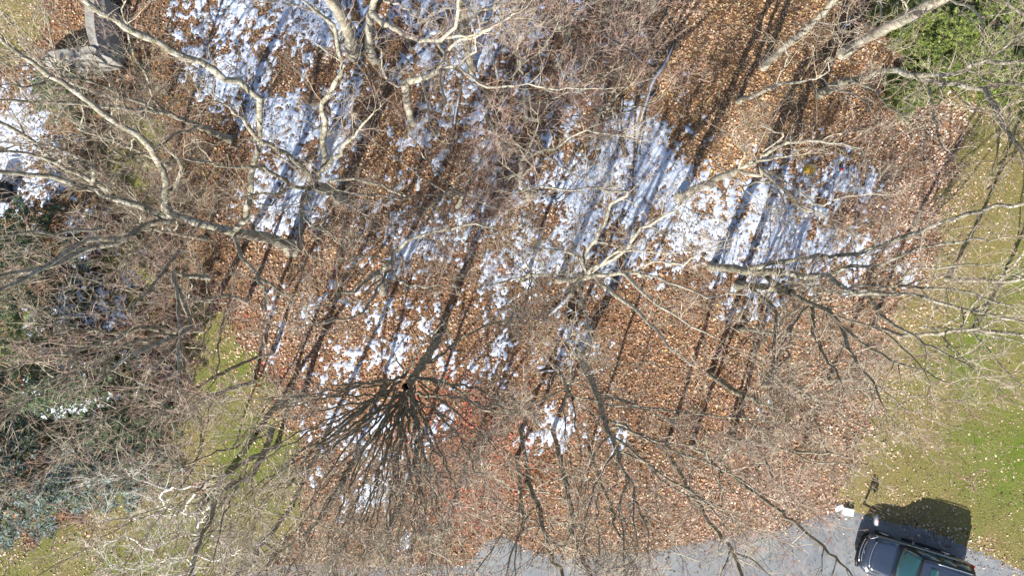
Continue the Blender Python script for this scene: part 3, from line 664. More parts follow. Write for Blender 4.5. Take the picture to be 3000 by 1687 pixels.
traced("grey tree with limbs raking down to the lower left corner spruces",
       ("R5 1420,1000 1290,1010 1170,1000", 0, 7, 50, 42),
       [("R5 1170,1000 1000,990 870,1035 650,1125 400,1175 200,1230 0,1290", 7, 17, 44, 16),
        ("R5 1150,1080 950,1150 870,1220 740,1330 560,1400", 8, 17, 36, 14),
        ("R5 1170,1000 1060,1080 900,1100 700,1240 450,1330 200,1449", 7, 18, 28, 10),
        ("R5 870,1035 700,1010 600,1000 430,1000 250,900", 9, 16, 22, 8), ("R5 1180,1080 1100,1300 B1 960,180 700,330", 8, 18, 24, 9),
        ("R5 800,1060 740,1200 700,1350 B1 440,150 430,330", 10, 17, 22, 8), ("R5 1290,1010 1290,1280 B1 1180,60 1150,350", 6, 16, 22, 9),
        ("R5 650,1125 350,1100 100,1130 -50,1150", 10, 17, 20, 8), ("B1 560,60 300,130 100,260 -50,380", 13, 19, 18, 8), ("B1 700,300 380,410 200,520 60,700", 13, 19, 18, 7)], dens=1.3, twig=M_twig)
traced("dark thin stem slanting across the lawn edge at lower left", ("R5 1930,1160 1720,1240 1530,1330", 0, 7, 26, 24),
       [("R5 1530,1330 1370,1430 B1 1200,190 1080,330 970,560", 7, 18, 22, 8), ("R5 1640,750 1600,900 1550,1100 1540,1300 1470,1449", 4, 14, 20, 8), ("B1 1330,160 1420,350 1400,560", 8, 15, 12, 6)], bark=M_bark2, dens=1.2)
traced("dark limb-heavy tree beyond the birch at lower left", ("B2 330,170 140,260 0,440", 0, 7, 40, 40),
       [("B1 1930,400 1800,700 1560,850 1480,1050 1400,1230 1350,1449", 7, 19, 46, 22), ("B1 1880,560 1650,700 1500,760 1300,900", 9, 17, 26, 10),
        ("B1 1700,730 1640,900 1560,1100 1500,1400", 10, 19, 18, 8), ("B1 1900,450 1700,520 1450,600 1200,700", 8, 18, 18, 7)], bark=M_bark2, dens=1.2)
traced("dark stem leaving the frame at bottom left of the road", ("B2 250,960 120,1130", 0, 7, 28, 34), [("B2 120,1130 20,1230 B1 1800,1350 1650,1449 1560,1520", 7, 17, 36, 30), ("B2 60,1200 140,1300 20,1430", 9, 17, 20, 12)], bark=M_bark2, dens=1.2)
traced("white-barked birch with curling bare branches over the lower left lawn",
       ("B1 1385,1000 1400,1150 1385,1270 1370,1449", 0, 8, 40, 33),
       [("B1 1390,1150 1300,1160 1200,1200 1060,1245 920,1180 700,1220", 7, 14, 21, 9), ("B1 1400,1160 1330,1290 1180,1330 980,1380 850,1400", 7, 14, 18, 7),
        ("B1 1380,1000 1270,1000 1060,1015 900,1045 720,1052", 2, 14, 16, 6), ("B1 1380,1010 1290,990 1170,940 1140,880 1190,835 1380,822", 7, 14, 18, 13),
        ("B1 1190,835 1060,800 920,745", 12, 15, 13, 7), ("B1 1380,860 1290,1000", 11, 10, 18, 15), ("B1 1450,1150 1560,1180 1640,1260 1800,1300", 7, 14, 16, 6),
        ("B1 1400,1130 1420,1060 1500,950 1600,1130 1590,1200", 2, 14, 16, 6), ("B1 1370,1300 1500,1330 1650,1300 1750,1230", 8, 14, 16, 6),
        ("B1 1370,1400 1250,1449 1050,1500", 10, 15, 16, 7), ("B1 1060,1015 1060,1130 1100,1200", 10, 14, 10, 5), ("B1 1370,1400 1300,1320 1100,1400 1000,1449", 10, 15, 13, 6)],
       bark=M_birch, twig=M_twigb, dens=1.9, up=.05, spread=.9, l1=(.6, 1.6), cat="birch", name="birch_tree", group=None)
traced("thin tree leaning in from the top right corner", ("R4 2100,60 1950,130", 0, 6, 30, 24), [("R4 1950,130 1860,60 1770,0", 6, 8, 24, 18), ("R4 2100,60 1960,180 1830,330 1780,380", 6, 13, 14, 6)], bark=M_bark2, dens=1.4)

# untraced trees of the wood: same build, seen only as twiggy crowns
def plain_tree(label, dx, dy, ht, lean, nl=9, r=.12, dens=1.15, spreadw=.38, **kw):
    b = np.array(WD(dx, dy, 0)); b[2] = float(gz(np.array([b[0]]), np.array([b[1]]))[0])
    top = b + np.array([lean[0], lean[1], ht * .5]); mid = (b + top) / 2 + np.r_[rng.normal(0, .25, 2), 0]
    limbs = []
    for i in range(nl):
        t = .45 + .55 * (i + .5) / nl; s = b + (top - b) * t; a = i * 2.4 + rng.uniform(-.4, .4); ln = ht * (1 - .55 * t) * rng.uniform(.85, 1.1)
        out = np.array([math.cos(a), math.sin(a), 0]); e = s + out * ln * spreadw + np.array([lean[0] * .4, lean[1] * .4, ln * .86])
        e[2] = min(e[2], 17.0); m = s + (e - s) * .5 + out * .5 + rng.normal(0, .2, 3)
        limbs.append(([s, m, e], r * .34, .012))
    return make_tree(label, ([b, mid, top], r, r * .5), limbs, dens=dens, **kw)
for i, (lab, x, y, ht, ln, k) in enumerate([
    ("slim bare tree with its base in the litter above the road's left end", 1000, 1290, 17, (-.6, -.4), {}),
    ("slim bare tree whose twigs overhang the hidden left end of the road", 860, 1220, 17, (-.8, -.5), {}),
    ("bare tree fanning over the middle of the bottom edge", 1300, 1150, 17, (.2, -.8), {}),
    ("bare tree with brown twigs just above the grey road at lower right", 1740, 1120, 11, (-.1, .1), dict(twig=M_twigr)),
    ("twiggy bare tree between the wood and the right lawn's lower part", 1930, 970, 10, (.1, .2), dict(dens=.8)),
    ("twiggy bare tree thinning out over the right lawn", 2200, 820, 14, (.8, .3), {}),
    ("low twiggy tree above the right end of the brown litter", 2080, 960, 9, (.2, .2), dict(twig=M_twigr)),
    ("bare tree at the right edge with its crown running out of frame", 2450, 830, 13, (.8, .3), {}),
    ("slim bare tree in the shaded strip at far left of the wood", 520, 600, 12, (-.4, .2), {}),
    ("slim twiggy tree left of the mossy forked tree", 620, 760, 12, (-.3, .1), dict(twig=M_twigr)),
    ("slim twiggy tree in the litter below the upper snow", 1150, 520, 11, (.1, .2), dict(twig=M_twigr)),
    ("slim twiggy tree over the broken snow at the centre", 1330, 700, 10, (.0, .1), {}),
    ("slim twiggy tree by the long dark pole", 1500, 330, 9, (.1, .3), dict(twig=M_twigr)),
    ("slim twiggy tree below the pale leaning trunk of the right snow", 1980, 740, 10, (.3, .1), {}),
    ("bare tree standing beyond the right edge of the pinkish litter", 2380, 700, 14, (.8, .2), dict(twig=M_twigr)),
    ("bare tree spreading fine twigs over the upper left corner", 300, 250, 13, (-.6, .6), dict(dens=.7)),
    ("bare tree with dense twigs left of the upper snow patch", 430, 420, 14, (-.5, .4), {}),
    ("reddish-twigged bare tree over the upper middle of the wood", 1250, 330, 13, (.3, .5), dict(twig=M_twigr)),
    ("reddish-twigged bare tree at the top right of the upper snow", 1400, 170, 12, (.3, .4), dict(twig=M_twigr)),
    ("bare tree with brown twigs over the pink-tinged leaves at lower left", 640, 960, 15, (-.5, -.3), dict(twig=M_twigr)),
    ("small-crowned bare tree in the middle of the right-hand brown litter", 1860, 830, 11, (.1, .1), dict(dens=.8)),
    ("bare tree with its crown over the dark hollow in the lower middle", 1400, 920, 15, (.2, -.5), {}),
    ("bare tree between the fan-limbed tree and the lawn", 700, 1120, 16, (-.6, -.6), {}),
    ("bare tree raking over the bottom left of the asphalt", 1120, 1330, 15, (-.2, -.8), {}),
    ]):
    plain_tree(lab, x, y, ht, ln, **k)

# undergrowth: thin saplings and shrubs
def sapling(dx, dy, ht, twig, label, group):
    b = np.array(WD(dx, dy, 0)); b[2] = float(gz(np.array([b[0]]), np.array([b[1]]))[0]) ; ln = rng.normal(0, .35, 2)
    top = b + np.array([ln[0], ln[1], ht]); mid = (b + top) / 2 + rng.normal(0, .12, 3)
    limbs = []
    for i in range(4):
        t = .2 + .7 * i / 4; s = b + (top - b) * t; a = rng.uniform(0, 6.28); l2 = ht * .55 * (1 - t * .5)
        e = s + np.array([math.cos(a) * l2 * .6, math.sin(a) * l2 * .6, l2 * .6]); limbs.append(([s, (s + e) / 2 + rng.normal(0, .08, 3), e], .014, .006))
    return make_tree(label, ([b, mid, top], .024, .01), limbs, twig=twig, dens=.9, l1=(.5, 1.3), name="sapling", cat="sapling", group=group, rt=.85)
zones = [("thin bare sapling standing among snow patches", "saplings among the snow patches", [(560, 250), (1180, 420), (1320, 560), (1480, 420), (1540, 540), (1400, 690), (1220, 640), (1700, 560), (1960, 560), (760, 200), (1100, 240), (1260, 120), (1000, 560)]),
         ("thin bare sapling standing in brown leaf litter", "saplings in the brown leaf litter", [(880, 480), (1060, 520), (1480, 250), (1900, 330), (2100, 420), (2200, 500), (640, 640), (820, 740), (1650, 820), (1780, 760), (1900, 930), (1750, 980), (1600, 1000), (1500, 1200), (1700, 1130), (1450, 60), (960, 820)]),
         ("thin bare sapling in the strip of litter beside the road", "saplings beside the road", [(1420, 1330), (1560, 1330), (1690, 1320), (1850, 1290), (1980, 1250), (1940, 1200), (1290, 1310), (960, 1390)]),
         ("thin bare sapling in the shaded thicket at far left", "saplings in the left thicket", [(420, 300), (500, 520), (470, 640), (380, 560), (440, 740), (400, 860), (360, 180), (480, 200), (540, 440), (300, 860)])]
for lab, grp, L_ in zones:
    for (x, y) in L_:
        sapling(x + rng.normal(0, 8), y + rng.normal(0, 8), rng.uniform(2.2, 4.8), M_twigr if rng.random() < .5 else M_twig, lab, grp)

for i, (x, y, hh, lab) in enumerate([(420, 240, 3.2, "dense leafless shrub below the upper left limbs"), (350, 330, 2.6, "dense leafless shrub on the small olive lawn patch"), (520, 400, 3.4, "dense leafless shrub left of the mossy trunk foot"),
        (450, 480, 3.0, "dense leafless shrub beside the bright olive grass patch"), (540, 540, 3.2, "dense leafless shrub under the fork of the big left tree"), (400, 640, 3.0, "dense leafless shrub below the big left fork"),
        (520, 690, 2.6, "dense leafless shrub in the gap of bright litter at left"), (1250, 480, 2.2, "low reddish shrub right of the bent pale trunk"), (1560, 200, 2.4, "low reddish shrub beside the top of the dark pole"),
        (1380, 980, 2.6, "dark tangled shrub over the snow remains at lower middle"), (1960, 760, 2.4, "tangled shrub below the double trunk"), (2150, 560, 2.2, "thin shrub in the litter right of the snow"),
        (2020, 1120, 2.6, "brown tangled shrub near the low dark trunk"), (1900, 1180, 2.6, "brown tangled shrub above the road near the white box"), (880, 340, 2.4, "reddish shrub among the upper snow patches"), (1190, 1180, 2.4, "tangled shrub standing in the crimson leaves")]):
    b = np.array(WD(x, y, 0)); b[2] = float(gz(np.array([b[0]]), np.array([b[1]]))[0]); lm = []
    for q in range(8):
        a = q * .785 + rng.uniform(-.3, .3); o_ = np.array([math.cos(a), math.sin(a), 0]) * rng.uniform(.5, 1.1) * hh * .4; e = b + o_ + np.array([0, 0, hh * rng.uniform(.6, 1)])
        lm.append(([b + o_ * .05, b + o_ * .35 + np.array([0, 0, hh * .45]), e], .018, .007))
    make_tree(lab, ([b, b + np.array([.02, .02, hh * .45]), b + np.array([.1, -.05, hh * .9])], .022, .008), lm, twig=M_twigr if i % 2 else M_twig, dens=1.0, l1=(.5, 1.2), name="bare_shrub", cat="shrub", group="leafless shrubs of the undergrowth", rt=.8, fine=1.3)

ns = 3200; x = rng.uniform(-26, 26, ns); y = rng.uniform(-15.5, 15.5, ns); pxx, pyy = to_px(x, y); k = (lawn_f(pxx, pyy) < 30) & (polydist(pxx, pyy, ROAD) < -5); x, y = x[k], y[k]; ns = len(x)
a = rng.uniform(0, 6.28, ns); st = grow(np.stack([x, y, gz(x, y) + .06], 1), np.stack([np.cos(a), np.sin(a), np.zeros(ns)], 1), rng.uniform(.3, 1.6, ns), 5, .18, 0)
st[:, :, 2] = gz(st[:, :, 0], st[:, :, 1]) + .06 + .03 * rng.random((ns, 5))
V, F = tubes(st, np.linspace(1, .4, 5)[None] * rng.uniform(.006, .017, (ns, 1)), 3); tag(mesh_obj("fallen_sticks", V, F, M_bark, smooth=True), "thin fallen sticks scattered over the leaf litter and snow", "sticks", kind="stuff")

# ------------------------------------------------------------------ conifers
def conifer(name, label, dx, dy, ht, rad, cols, wts, nb=70, K=3, leafL=.17, group=None, snowy=0.0, droop=.25, cat="conifer", step=.13):
    b = np.array(WD(dx, dy, 0)); b[2] = 0.0; root = empty(name, tuple(b), label, cat, group)
    t = MB(); t.tube([(0, 0, -.2), (0.02, 0, ht * .5), (0, 0, ht * .97)], [ht * .018 + .03, ht * .011 + .02, .012], 8); t.build("trunk", M_bark2, root, True)
    Pp = []; Dd = []; br = []
    for i in range(nb):
        zf = (i / nb) ** .85; a = i * 2.399 + rng.normal(0, .15); z = ht * (.06 + .92 * zf); ln = rad * (1 - zf) ** .8 * rng.uniform(.82, 1.12) + .12
        tt = np.linspace(0, 1, 6)
        path = np.stack([np.cos(a) * ln * tt, np.sin(a) * ln * tt, z - droop * ln * tt + .12 * ln * tt ** 2], 1); br.append(path)
        n = max(int(ln / step), 2); u = 1 - rng.random(n * 5) ** 1.5 * .9; q = path[0] + (path[-1] - path[0]) * u[:, None]; q[:, 2] = np.interp(u, tt, path[:, 2])
        side = rng.choice([-1, 1], n * 5); sw = (1.05 - u) * ln * .42 * rng.random(n * 5)
        pd = np.array([np.cos(a), np.sin(a), -droop * .6]); sd_ = np.array([-np.sin(a), np.cos(a), 0])
        q = q + sd_ * (side * sw)[:, None] + pd * (sw * .5)[:, None]; q[:, 2] += rng.normal(0, .03, n * 5) - sw * .1
        ang = a + side * rng.uniform(.2, .95, n * 5); Pp.append(q); Dd.append(ang)
    Pp = np.concatenate(Pp); Dd = np.concatenate(Dd)
    V, F = tubes(np.array(br), np.repeat(np.linspace(.022, .006, 6)[None], nb, 0), 3); o = mesh_obj("branches", V, F, M_bark2, root, True); o["kind"] = "stuff"
    # each sprig = fan of needle sprays
    Pp = Pp; P2 = np.repeat(Pp, K, 0); A2 = np.repeat(Dd, K) + np.tile(np.linspace(-.9, .9, K), len(Pp)) + rng.normal(0, .12, len(P2))
    Ls = leafL * rng.uniform(.6, 1.15, len(P2)); P2 = P2 + np.stack([np.cos(A2), np.sin(A2), np.zeros(len(P2))], 1) * (Ls * .5)[:, None]
    V, F = kites(P2, A2, Ls, Ls * rng.uniform(.24, .38, len(P2)), rng.uniform(.1, .5, len(P2)), rng.uniform(-.4, .1, len(P2)))
    o = mesh_obj("foliage", V, F, M_needle, root); o["kind"] = "stuff"
    cc = np.repeat(pal(len(Pp), cols, wts), K, 0); 
    if snowy: s = np.repeat((rng.random(len(Pp)) < snowy) & (vnoise(Pp[:, 0], Pp[:, 1], .5, 61) > .05), K); cc[s] = (.8, .86, .94)
    vcol(o, np.repeat(cc, 4, 0)); return root
BLUE = [(0.065, 0.095, 0.075), (0.14, 0.185, 0.17), (0.03, 0.045, 0.03), (0.23, 0.29, 0.28), (.09, .105, .035)]
DARK = [(0.035, 0.06, 0.03), (0.06, 0.09, 0.04), (0.09, 0.13, 0.05)]
YEL = [(0.16, 0.20, 0.06), (0.24, 0.27, 0.10), (0.10, 0.13, 0.04)]
GRN = [(0.11, 0.15, 0.03), (0.17, 0.215, 0.045), (0.25, 0.28, 0.08), (0.05, 0.07, 0.02)]
conifer("blue_spruce", "big blue spruce filling the lower left corner", 110, 1180, 11, 3.4, BLUE, [3, 3, 3, 1, 2], 90, leafL=.26, droop=.35, step=.17)
conifer("blue_spruce", "smaller blue spruce right of the corner spruce beside the lawn", 330, 1150, 7.5, 2.6, BLUE, [3, 3, 3, 1, 2], 64, leafL=.22, droop=.3, step=.15)
conifer("blue_spruce", "blue spruce cut by the left edge below the yellow-green conifer", 130, 1000, 10, 2.6, DARK + BLUE[:1], [3, 2, 1, 1], 60, leafL=.2, step=.17)
conifer("yellow_green_conifer", "yellow-green conifer at the left edge under bare branches", 150, 850, 7.5, 2.0, YEL, [3, 2, 2], 55, leafL=.17)
conifer("dark_evergreen", "dark evergreen in deep shade at the left edge", 140, 700, 9.5, 2.9, DARK, [3, 2, 1], 70, leafL=.18)
conifer("dark_evergreen", "tall dark evergreen against the snow at the left edge", 110, 590, 8.0, 1.7, DARK, [3, 2, 1], 46, leafL=.18)
conifer("dark_evergreen", "dark evergreen dusted with snow between lawn strip and corner spruce", 300, 950, 8.0, 2.3, DARK + [(0.12, .17, .07)], [3, 2, 1, 1], 48, leafL=.18, snowy=.3)
conifer("dark_evergreen", "dark evergreen below the snow-dusted one at lower left", 390, 1040, 6.5, 2.0, DARK, [3, 2, 1], 42, leafL=.17)
conifer("dark_evergreen", "dark evergreen shrub below the grey canvas cover", 190, 245, 3.0, 1.8, DARK + YEL[:1], [2, 2, 1, 1], 40, leafL=.15)
for i, (x, y, h_, r_, lab) in enumerate([(2340, 110, 3.2, 2.4, "bright green evergreen shrub left of the row in the top right corner"), (2450, 60, 3.6, 2.4, "bright green evergreen shrub at the middle of the top right corner"),
                                (2530, 130, 3.0, 2.0, "bright green evergreen shrub touching the right edge near the top"), (2270, 240, 1.5, 1.3, "low green evergreen shrub below the dark arching limb"), (2330, 190, 2.0, 1.6, "low green shrub just above the dark arching limb"), (2545, 25, 3.2, 2.2, "green evergreen shrub in the very top right corner"), (2480, 195, 2.6, 1.9, "loose green shrub where the dark limb forks"), (2250, 60, 2.6, 1.7, "green shrub just right of the thick pale trunk"), (2420, 150, 3.2, 2.4, "broad green evergreen shrub filling the gap in the top right group")]):
    conifer("evergreen_shrub", lab, x, y, h_, r_, GRN, [3, 3, 2, 2], 60, leafL=.16, group="green evergreen shrubs at the top right", droop=.05, cat="shrub", step=.10)

# ------------------------------------------------------------------ fallen logs, stumps, small things
def log(label, path, w0, w1, m=M_log, snow=True, stubs=2, h=.12, name="fallen_log"):
    pts, r0, r1 = parse(path, h, h, w0, w1); P = resample(pts, 12, .012); P[:, 2] = gz(P[:, 0], P[:, 1]) + np.linspace(r0, r1, 12) * .8 + .03
    c = P[0].copy(); root = empty(name, tuple(c), label, "log", "fallen logs in the wood")
    b = MB(); R = np.linspace(r0, r1, 12) * (1 + .08 * rng.normal(0, 1, 12)); b.tube([tuple(p - c) for p in P], list(R), 10); b.build("log_stem", m, root, True)
    for i in range(stubs):
        q = P[3 + 3 * i] - c; d = rng.normal(0, 1, 3) * np.array([.5, .5, .1]); d[2] = abs(d[2]) + .1; s = MB(); s.tube([tuple(q), tuple(q + d * .35), tuple(q + d * .7)], [r1 * .5, r1 * .35, r1 * .15], 6); s.build("branch_stub", m, root, True)
    if snow:
        s = MB(); rings = []
        T = np.gradient(P, axis=0); T /= np.linalg.norm(T, axis=1)[:, None]; N_ = np.stack([-T[:, 1], T[:, 0], np.zeros(12)], 1)
        i0, i1 = (0, 12) if R.mean() > .11 else (int(rng.integers(0, 3)), int(rng.integers(7, 10)))
        for i in range(i0, i1):
            e = math.sin(math.pi * (i + .6) / 12.2) ** .4; ww = R[i] * .62 * e * rng.uniform(.6, 1.15); z0 = R[i] * .72
            rings.append([tuple(P[i] - c + N_[i] * ww * a + np.array([0, 0, z0 + (R[i] * .28 + .03) * (1 - a * a) * e])) for a in (-1, -.6, 0, .6, 1)] + [tuple(P[i] - c + N_[i] * ww * a + np.array([0, 0, z0 * .9])) for a in (.6, -.6)])
        s.loft(rings); s.build("snow_cap", M_snow, root, True)
    return root
log("long thin dark straight pole lying in the upper middle snow", "R3 905,362 880,600 872,900 858,1290 850,1440", 20, 10, M_log, False, 1)
log("pale snow-covered log slanting from the clearing down to the black bucket", "R3 1140,320 1085,450 1000,570 960,700 905,870", 26, 40)
log("short snow-edged log at the upper end of the main snow patch", "R3 930,890 905,1000 890,1090", 40, 26)
log("short snowy log left of the long dark pole", "R3 782,690 762,880 775,980 810,1110", 24, 30)
log("dark branch lying at the top edge of the orange clearing", "R3 1060,90 1130,200 1190,350", 18, 14, M_log, False)
log("curved snowy branch crossing below the top of the dark pole", "R3 620,240 740,310 850,380 960,460 1050,480 1100,450", 16, 14)
log("narrow snow-covered log standing out left of the upper middle", "R2 1445,590 1430,720 1400,880 1378,1040", 22, 30)
log("thick snow-covered log beside the hollow stump near the centre", "R7 430,742 340,830 250,912", 44, 40)
log("pale fallen limb in the snow below the lower middle stump", "R7 170,1310 300,1290 430,1290", 18, 22)

def stump(label, px, py, r, hgt, hollow=True):
    g = W(px, py); root = empty("hollow_stump" if hollow else "snowy_stump", (g[0], g[1], 0), label, "stump")
    b = MB(); n = 14; rings = []
    for z, k in ((-.1, 1.25), (.1, 1.05), (hgt * .6, .95), (hgt, .9)):
        rings.append([(math.cos(a) * r * k * (1 + .08 * math.sin(3 * a)), math.sin(a) * r * 1.3 * k * (1 + .06 * math.cos(5 * a)), z + (.12 * math.sin(2 * a + 1) + .05 * math.sin(7 * a) if z == hgt else 0)) for a in [2 * math.pi * i / n for i in range(n)]])
    inner = [tuple([p[0] * .74, p[1] * .74, p[2] - .01]) for p in rings[-1]]; bot = [(p[0] * .6, p[1] * .6, hgt * .15) for p in rings[1]]
    b.loft(rings + [inner], cap=False); b.build("stump_shell", M_log, root, False)
    c = MB(); c.loft([inner, bot], cap=False); c.add(bot, [tuple(range(n))]); c.build("hollow", M_hole, root, True)
    s = MB(); s.loft([[(p[0] * 1.0 * k, p[1] * k, p[2] + .03) for p in rings[-1][3:8]] for k in (.98, .85, .78)], closed=False); s.build("snow_cap", M_snow, root, True)
    return root
stump("hollow dark stump beside the thick snowy log near the centre", 1500 + 405 / 2.415, 550 + 905 / 2.415, .28, .8)
stump("grey snowy stump at the foot of the thick trunk at upper right", 2200 + 665 / 2.415, 240 / 2.415, .30, .5)

# bucket, yellow clump, red ball
g = W(1500 + 985 / 2.415, 685 / 2.415); root = empty("plastic_bucket", (g[0], g[1], .06), "small black plastic bucket tipped over beside the snowy log", "bucket", rz=.6)
b = MB(); Rm = Matrix.Rotation(math.radians(68), 3, 'Y'); prof = [(.11, 0), (.115, .02), (.15, .30), (.165, .30), (.165, .33), (.145, .33), (.105, .03)]
rings = [[tuple(Rm @ Vector((r_ * math.cos(a), r_ * math.sin(a), z_)) + Vector((-.1, 0, .10))) for a in [k_ * math.pi / 8 for k_ in range(16)]] for r_, z_ in prof]
b.loft(rings); b.build("bucket_shell", M_black, root, True)
b = MB(); b.tube([tuple(Rm @ Vector((0, .165 * math.cos(a), .31 + .15 * math.sin(a))) + Vector((-.1, 0, .10))) for a in np.linspace(0, math.pi, 9)], .006, 5); b.build("handle", M_trim, root, True)
g = W(2369, 497); root = empty("yellow_grass_clump", (g[0], g[1], 0), "round mustard-yellow clump beside patchy snow on the right", "plant")
b = MB(); n = 18; rings = []
for z, k in ((-.03, .80), (.05, 1.0), (.14, .98), (.22, .8), (.27, .5), (.29, .12)):
    rings.append([(math.cos(a) * .27 * k * (1 + .07 * math.sin(5 * a + z * 20)), math.sin(a) * .25 * k * (1 + .07 * math.cos(4 * a)), z + .012 * math.sin(9 * a)) for a in [2 * math.pi * i / n for i in range(n)]])
b.loft(rings); b.build("clump_mound", M_yellow, root, True)
nn = 900; a = rng.uniform(0, 6.28, nn); rr = np.sqrt(rng.random(nn)) * .29; zz = .30 * np.sqrt(np.clip(1 - (rr / .31) ** 2, 0, 1)) + .01
V, F = kites(np.stack([np.cos(a) * rr, np.sin(a) * rr, zz], 1), a, rng.uniform(.04, .09, nn), rng.uniform(.008, .018, nn), rng.uniform(.3, .9, nn), np.zeros(nn))
o = mesh_obj("straw_blades", V, F, M_yellow, root); o["kind"] = "stuff"
g = W(2465, 497); root = empty("toy_ball", (g[0], g[1], .06), "tiny bright red ball lying in the brown leaves on the right", "ball")
b = MB(); rings = [[(math.cos(a) * .085 * math.sin(t), math.sin(a) * .085 * math.sin(t), .085 * math.cos(t) * .9) for a in [k_ * math.pi / 6 for k_ in range(12)]] for t in np.linspace(.05, math.pi - .05, 9)]
b.loft(rings); b.build("ball_skin", M_red, root, True); b = MB(); b.tube([(0, 0, .07), (0, 0, .085)], [.02, .014], 8); b.build("valve", M_trim, root, True)

# leaf nest in the birch
g = W(*src('B1', 1430, 815), 8.6); root = empty("leaf_nest", g, "ragged nest of brown leaves in the top of the birch", "nest")
nn = 420; q = rng.normal(0, 1, (nn, 3)); q /= np.linalg.norm(q, axis=1)[:, None]; q *= (rng.random(nn) ** .33)[:, None] * [.30, .30, .2]
V, F = kites(q, rng.uniform(0, 6.28, nn), rng.uniform(.08, .16, nn), rng.uniform(.05, .09, nn), rng.uniform(.2, .8, nn), rng.uniform(-.3, .3, nn))
o = mesh_obj("nest_leaves", V, F, M_leaf, root); vcol(o, np.repeat(pal(nn, BROWN[:4] + [(.55, .35, .12)], [3, 3, 2, 2, 2]), 4, 0)); o["kind"] = "stuff"
st = grow(np.zeros((40, 3)), (lambda z: z / np.linalg.norm(z, axis=1)[:, None])(rng.normal(0, 1, (40, 3)) * [1, 1, .4]), rng.uniform(.25, .45, 40), 4, .3, 0)
V, F = tubes(st, np.full((40, 4), .006), 4); o = mesh_obj("nest_sticks", V, F, M_log, root, True); o["kind"] = "stuff"

# grey canvas cover over a low pile at the upper left (ridge sloping to eaves, folded over a north wing)
def cv(pts):      # enlarged px of the corner crop (scale 5.57) with height
    return [W(x / 5.57, y / 5.57, h) for x, y, h in pts]
c0 = W(230, 165, 0)
root = empty("canvas_cover", (c0[0], c0[1], 0), "pale grey sagging canvas cover over a low pile at upper left", "cover")
def heightpatch(name, outline, ridge, m):
    """roof-like cloth: outline at low height, ridge line high, wrinkled"""
    O = resample(cv(outline + [outline[0]]), 49)[:-1]; Rg = resample(cv(ridge), 20); rings = []
    ctr = np.array([Rg[np.argmin(np.linalg.norm(Rg[:, :2] - o_[:2], axis=1))] for o_ in O])
    for t in (0, .0, .12, .3, .5, .75, 1.0):
        q = O + (ctr - O) * t; q[:, 2] += -.06 * math.sin(t * math.pi) + .05 * np.array([vnoise(np.array([p[0]]), np.array([p[1]]), .5, 71)[0] for p in q]); rings.append(q)
    rings[0] = O * np.array([1, 1, 0]) + np.array([0, 0, .02])
    b = MB(); b.loft([[tuple(p - np.array([c0[0], c0[1], 0])) for p in r_] for r_ in rings], cap=False); return b.build(name, m, root, True)
heightpatch("south_sheet", [(650, 960, .8), (820, 835, 1.0), (1250, 782, 1.3), (1500, 760, 1.6), (1660, 890, 1.5), (1850, 990, 1.1), (1600, 1105, .8), (1200, 1215, .6), (950, 1250, .5), (780, 1090, .6)],
            [(1000, 960, 1.25), (1300, 930, 1.45), (1500, 880, 1.62), (1600, 930, 1.5)], M_cover)
heightpatch("north_sheet", [(1395, 440, 1.5), (1440, 620, 1.5), (1495, 752, 1.55), (1665, 885, 1.45), (1830, 950, 1.1), (1750, 600, 1.2), (1700, 350, 1.3), (1690, -60, 1.3), (1400, -60, 1.4)],
            [(1530, 0, 1.7), (1540, 400, 1.7), (1590, 700, 1.6), (1700, 860, 1.3)], M_cover)
# black covered thing at the left edge in the snow
g = W(22, 565); root = empty("covered_grill", (g[0], g[1], 0), "black covered barbecue in the snow at the left edge", "barbecue")
b = MB(); b.box((0, 0, .55), (.75, 1.1, 1.1), bev=.16); b.build("black_cover", M_black, root, True)
b = MB(); b.box((0, .50, 1.115), (.5, .12, .04), bev=.015); b.build("snow_cap", M_snow, root, True)
b = MB(); b.tube([(.38, -.4, .9), (.47, -.3, .92), (.47, .3, .92), (.38, .4, .9)], .015, 6); b.build("handle", M_trim, root, True)

# ------------------------------------------------------------------ mailbox and white crate
mb = W(2568, 1523, 1.15); base = W(2524, 1486, 0)
root = empty("mailbox", (mb[0], mb[1] + .30, 0), "grey metal mailbox with red flag on a dark post by the car", "mailbox")
ox, oy = 0.0, -.30
b = MB(); b.box((-.06, .18, .55), (.10, .10, 1.15), bev=.01); b.build("post", M_post, root)
b = MB(); b.box((-.02, -.12, 1.0), (.10, .75, .08), bev=.01); b.build("cross_arm", M_post, root)
b = MB(); b.tube([(-.04, .17, .55), (-.03, -.25, .97)], .035, 6); b.build("brace", M_post, root)
b = MB(); rings = []
prof = [(-.085, 0)] + [(-.085 * math.cos(t), .10 + .085 * math.sin(t)) for t in np.linspace(0, math.pi, 9)] + [(.085, 0)]
for yy in (-.24, .24): rings.append([(p[0], oy + yy + .02, 1.045 + p[1]) for p in prof])
b.loft(rings); b.build("box_shell", M_mbox, root, False)
b = MB(); b.loft([[(p[0] * 1.06, oy - .222 - q, 1.045 + p[1] * 1.04 - .002) for p in prof] for q in (0, .02)]); b.build("door", M_mbox, root, False)
b = MB(); b.box((.094, oy + .02, 1.14), (.012, .17, .035)); b.box((.094, oy - .05, 1.18), (.012, .05, .06)); b.build("flag", M_red, root)
g = WD(2130, 1284); root = empty("white_crate", (g[0], g[1], .02), "small white plastic box with crumpled paper at the road edge", "box", rz=-.2)
b = MB(); w_, d_, h_ = .24, .17, .22
